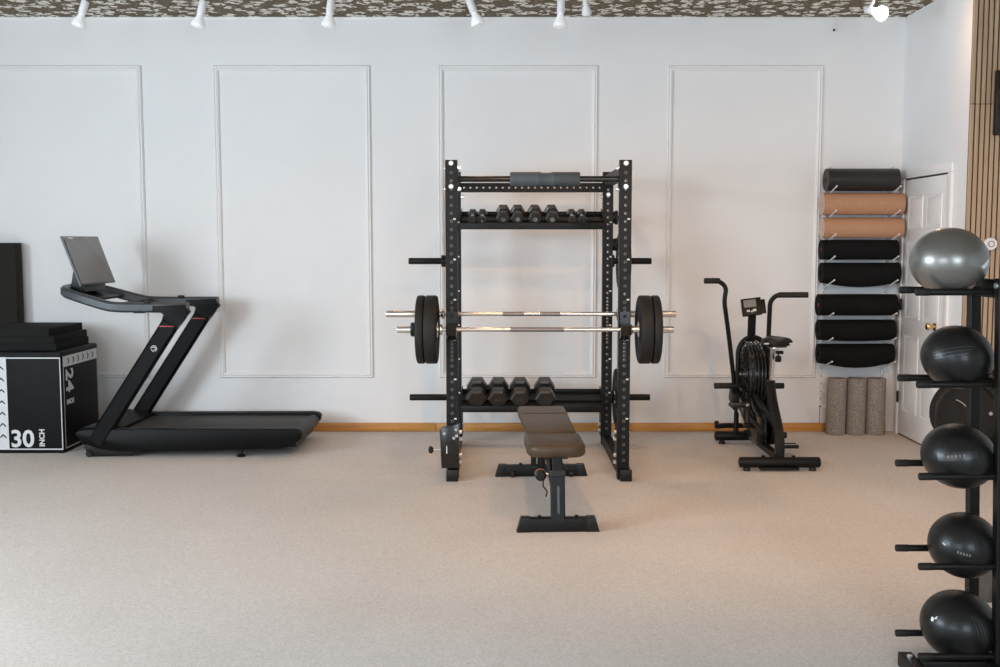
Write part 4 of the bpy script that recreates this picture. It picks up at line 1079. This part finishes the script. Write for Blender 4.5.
specs = [(949, 258, .1335, .118, 'silverball', 'shiny silver grey exercise ball on the top tier of the ball rack'),
         (957, 357, .124, .112, 'ball', 'black scuffed exercise ball on the tier below the silver ball'),
         (958.5, 456, .1305, .114, 'ball', 'black exercise ball with a broad dark label band and pale lettering'),
         (964, 545, .1255, .117, 'ball', 'black exercise ball with small pale lettering above the lowest ball'),
         (959, 625, .1365, .124, 'ball', 'black exercise ball with a small white mark on the lowest tier')]
for i, (px, py, rx, rz, m_, lab) in enumerate(specs):
    b, c, r, sc = exercise_ball(px, py, rx, rz, on_y(px, py, KYM).z if i else rest(i, rx, rz, HS[0]), m_, lab)
    view = (C0 - c).normalized(); side = Vector((0, 0, 1)).cross(view).normalized()
    def dirn(sx, sz): return (view + side * sx + Vector((0, 0, 1)) * sz)
    if i == 0:
        patch(c, r, dirn(1.9, -.15), .05, .012, roll=.6, sc=sc).build('lettering', 'print', b)
        patch(c, r, dirn(2.0, -.30), .035, .010, roll=.6, sc=sc).build('lettering', 'print', b)
    if i == 1:
        for k in range(3): patch(c, r, dirn(-.15, .30 - .13 * k), .17 - .02 * k, .0025, roll=.25, sc=sc, ny=1).build('scuff_line', 'rail', b)
    if i == 2:
        patch(c, r, dirn(-.02, .02), .15, .034, roll=.18, sc=sc, lift=1.003).build('label_band', 'ballmark', b)
        for k in range(5): patch(c, r, dirn(-.26 + .10 * k, -.03 + .018 * k), (.008, .005, .008, .006, .008)[k], .011, roll=.18, sc=sc, lift=1.007).build('lettering', 'taupe', b)
    if i == 3:
        patch(c, r, dirn(-.60, -.02), .016, .006, roll=-.5, sc=sc).build('lettering', 'lcd', b)
        for k in range(5): patch(c, r, dirn(-.14 + .075 * k, -.22 - .015 * k), .0055, .010, roll=-.1, sc=sc).build('lettering', 'taupe', b)
    if i == 4:
        patch(c, r, dirn(-.80, .22), .042, .052, sc=sc, roll=.2).build('valve_patch', 'ballmark', b)
        for dx, dz, w_ in ((-.88, .32, .014), (-.76, .31, .014), (-.82, .22, .022), (-.88, .12, .012)):
            patch(c, r, dirn(dx, dz), w_, .014, sc=sc, roll=.2, lift=1.008).build('mark', 'print', b)
        for k in range(3): patch(c, r, dirn(.45 + .12 * k, .05), .002, .09, sc=sc, roll=.25, nx=1, ny=8).build('scuff_line', 'rail', b)

# ------------------------------------------------------------------ things beyond the ball rack
FMY = -1.50
fc = on_y(969, 414, FMY)
fm = thing('flywheel_machine', (fc.x, FMY + .05, 0), 'black machine with round drum housing standing against the slat cladding', 'exercise machine')
MB().lathe((fc.x, FMY + .11, fc.z), (0, -1, 0), [(0, 0), (.215, 0), (.225, .01), (.225, .10), (.215, .11), (.20, .11), (.19, .085), (0, .085)], 40).build('drum', 'rubber', fm)
MB().tube([(fc.x - .13 + .155 * math.cos(a_ * .06), FMY + .02, fc.z - .055 + .155 * math.sin(a_ * .06)) for a_ in range(2, 22)], .004, 6).build('guard_arc', 'chrome', fm)
MB().span((fc.x + .03, FMY + .12, .03), (fc.x + .42, FMY + .20, .66), bev=.01).build('back_panel', 'panel', fm)
MB().span((fc.x - .05, FMY - .06, .0), (fc.x + .05, FMY + .20, .06), bev=.006).build('base', 'steel', fm)
MB().bar([(fc.x, FMY + .07, .05), (fc.x, FMY + .07, .30)], .08, .06, up=(0, 1, 0)).build('stand', 'steel', fm)
MB().cyl((fc.x + .15, FMY + .02, fc.z), (fc.x + .15, FMY + .01, fc.z), .012, seg=10).build('bolt', 'zinc', fm)
g0 = on_z(986, 603)
fb_ = thing('foam_wedge', (g0.x + .12, g0.y + .1, 0), 'low brown grey wedge with slanted side on the floor behind the ball rack', 'foam wedge')
MB().prism([(g0.x, g0.y, 0), (g0.x + .045, g0.y, .20), (g0.x + .30, g0.y, .20), (g0.x + .34, g0.y, 0)], (0, .22, 0), bev=.006).build('block', 'panelbrown', fb_)

# ================================================================== TRACK LIGHTS
WARM = (1.0, .57, .28)
def track(y, x0, x1, lab):
    tr = thing('light_track', ((x0 + x1) / 2, y, ROOM_H - .03), lab, 'light track')
    MB().span((x0, y - .018, ROOM_H - .03), (x1, y + .018, ROOM_H - .0005), bev=.003).build('track', 'white', tr)
def spotlight(P0, ax, lab, bm_, sz, watts, group, y):
    ax = Vector(ax).normalized()
    t = thing('spotlight', (P0.x, y, P0.z - .15), lab, 'spotlight', group)
    MB().tube([(P0.x, y, ROOM_H - .03), (P0.x, y, P0.z + .03), P0], .009, 8).build('stem', 'white', t)
    MB().lathe(P0 - ax * .015, ax, [(0, 0), (.024 * sz, 0), (.027 * sz, .006), (.027 * sz, .085), (.024 * sz, .09), (0, .09)], 18).build('socket', 'white', t)
    q = P0 + ax * .075
    MB().lathe(q, ax, [(.020 * sz, 0), (.024 * sz, .02), (.046 * sz, .062), (.050 * sz, .076), (.048 * sz, .088), (.030 * sz, .098), (0, .102)], 24).build('bulb', bm_, t)
    if watts:
        l = bpy.data.lights.new('lamp_light', 'SPOT'); l.energy = watts; l.color = WARM; l.spot_size = 2.0 if bm_ == 'bulb' else 3.0; l.spot_blend = 1.0; l.shadow_soft_size = .05
        lo = bpy.data.objects.new('lamp_light', l); COL.objects.link(lo); lo.parent = t
        lo.location = q + ax * .125 - t.location
        lo.rotation_euler = (-ax).to_track_quat('Z', 'Y').to_euler()
TYL = -1.0
track(TYL, -4.6, 2.9, 'white ceiling track carrying the spotlights along the back wall')
heads = [((85, 3), (78, 27), 'white spotlight on the track above the treadmill screen', 'bulb', 0.0, 1),
         ((203, 3), (197.5, 27), 'white spotlight on the track above the tail of the treadmill', 'bulb', 0.0, 1),
         ((331, 2), (328, 27), 'white spotlight on the track between treadmill and rack', 'bulb', 0.0, 1),
         ((470, 2), (479, 26), 'white spotlight tilted towards the middle of the rack', 'bulb', 0.0, 1),
         ((561, 2), (560, 28), 'white spotlight pointing straight down above the rack', 'bulb', 0.0, 1),
         ((584, -9), (587, 8), 'small white spotlight turned towards the wall above the rack', 'white', .35, .7),
         ((872, 4), (880, 13), 'brightly lit white spotlight facing into the room above the mat rack', 'bulb_hot', -.5, 1)]
for (a_, b_, lab, bm_, dy, sz) in heads:
    P0 = on_y(*a_, TYL); P1 = on_y(*b_, TYL)
    ax = (P1 - P0).normalized()
    if dy: ax = (ax * (1 if dy > 0 else .45) + Vector((0, dy * 1.6, 0))).normalized()
    if dy < 0: P0 = P1 - ax * .135
    spotlight(P0, ax, lab, bm_, sz, {'bulb': 7 if a_[0] < 400 else 20, 'white': 0, 'bulb_hot': 10}[bm_], 'spotlights on the ceiling track', TYL)
# unseen second track, added to bring warm light onto the floor and back wall
TY2 = -4.4
track(TY2, -4.6, 2.9, 'unseen white ceiling track added across the middle of the room')
for k in range(6):
    spotlight(Vector((-3.9 + 1.3 * k, TY2, ROOM_H - .11)), ((.1 * (-1) ** k, .25, -1) if k < 3 else (.12, .85, -1)), 'unseen white spotlight on the added track across the middle of the room', 'bulb', 1, 12 if k < 3 else 70, 'spotlights on the added middle track', TY2)
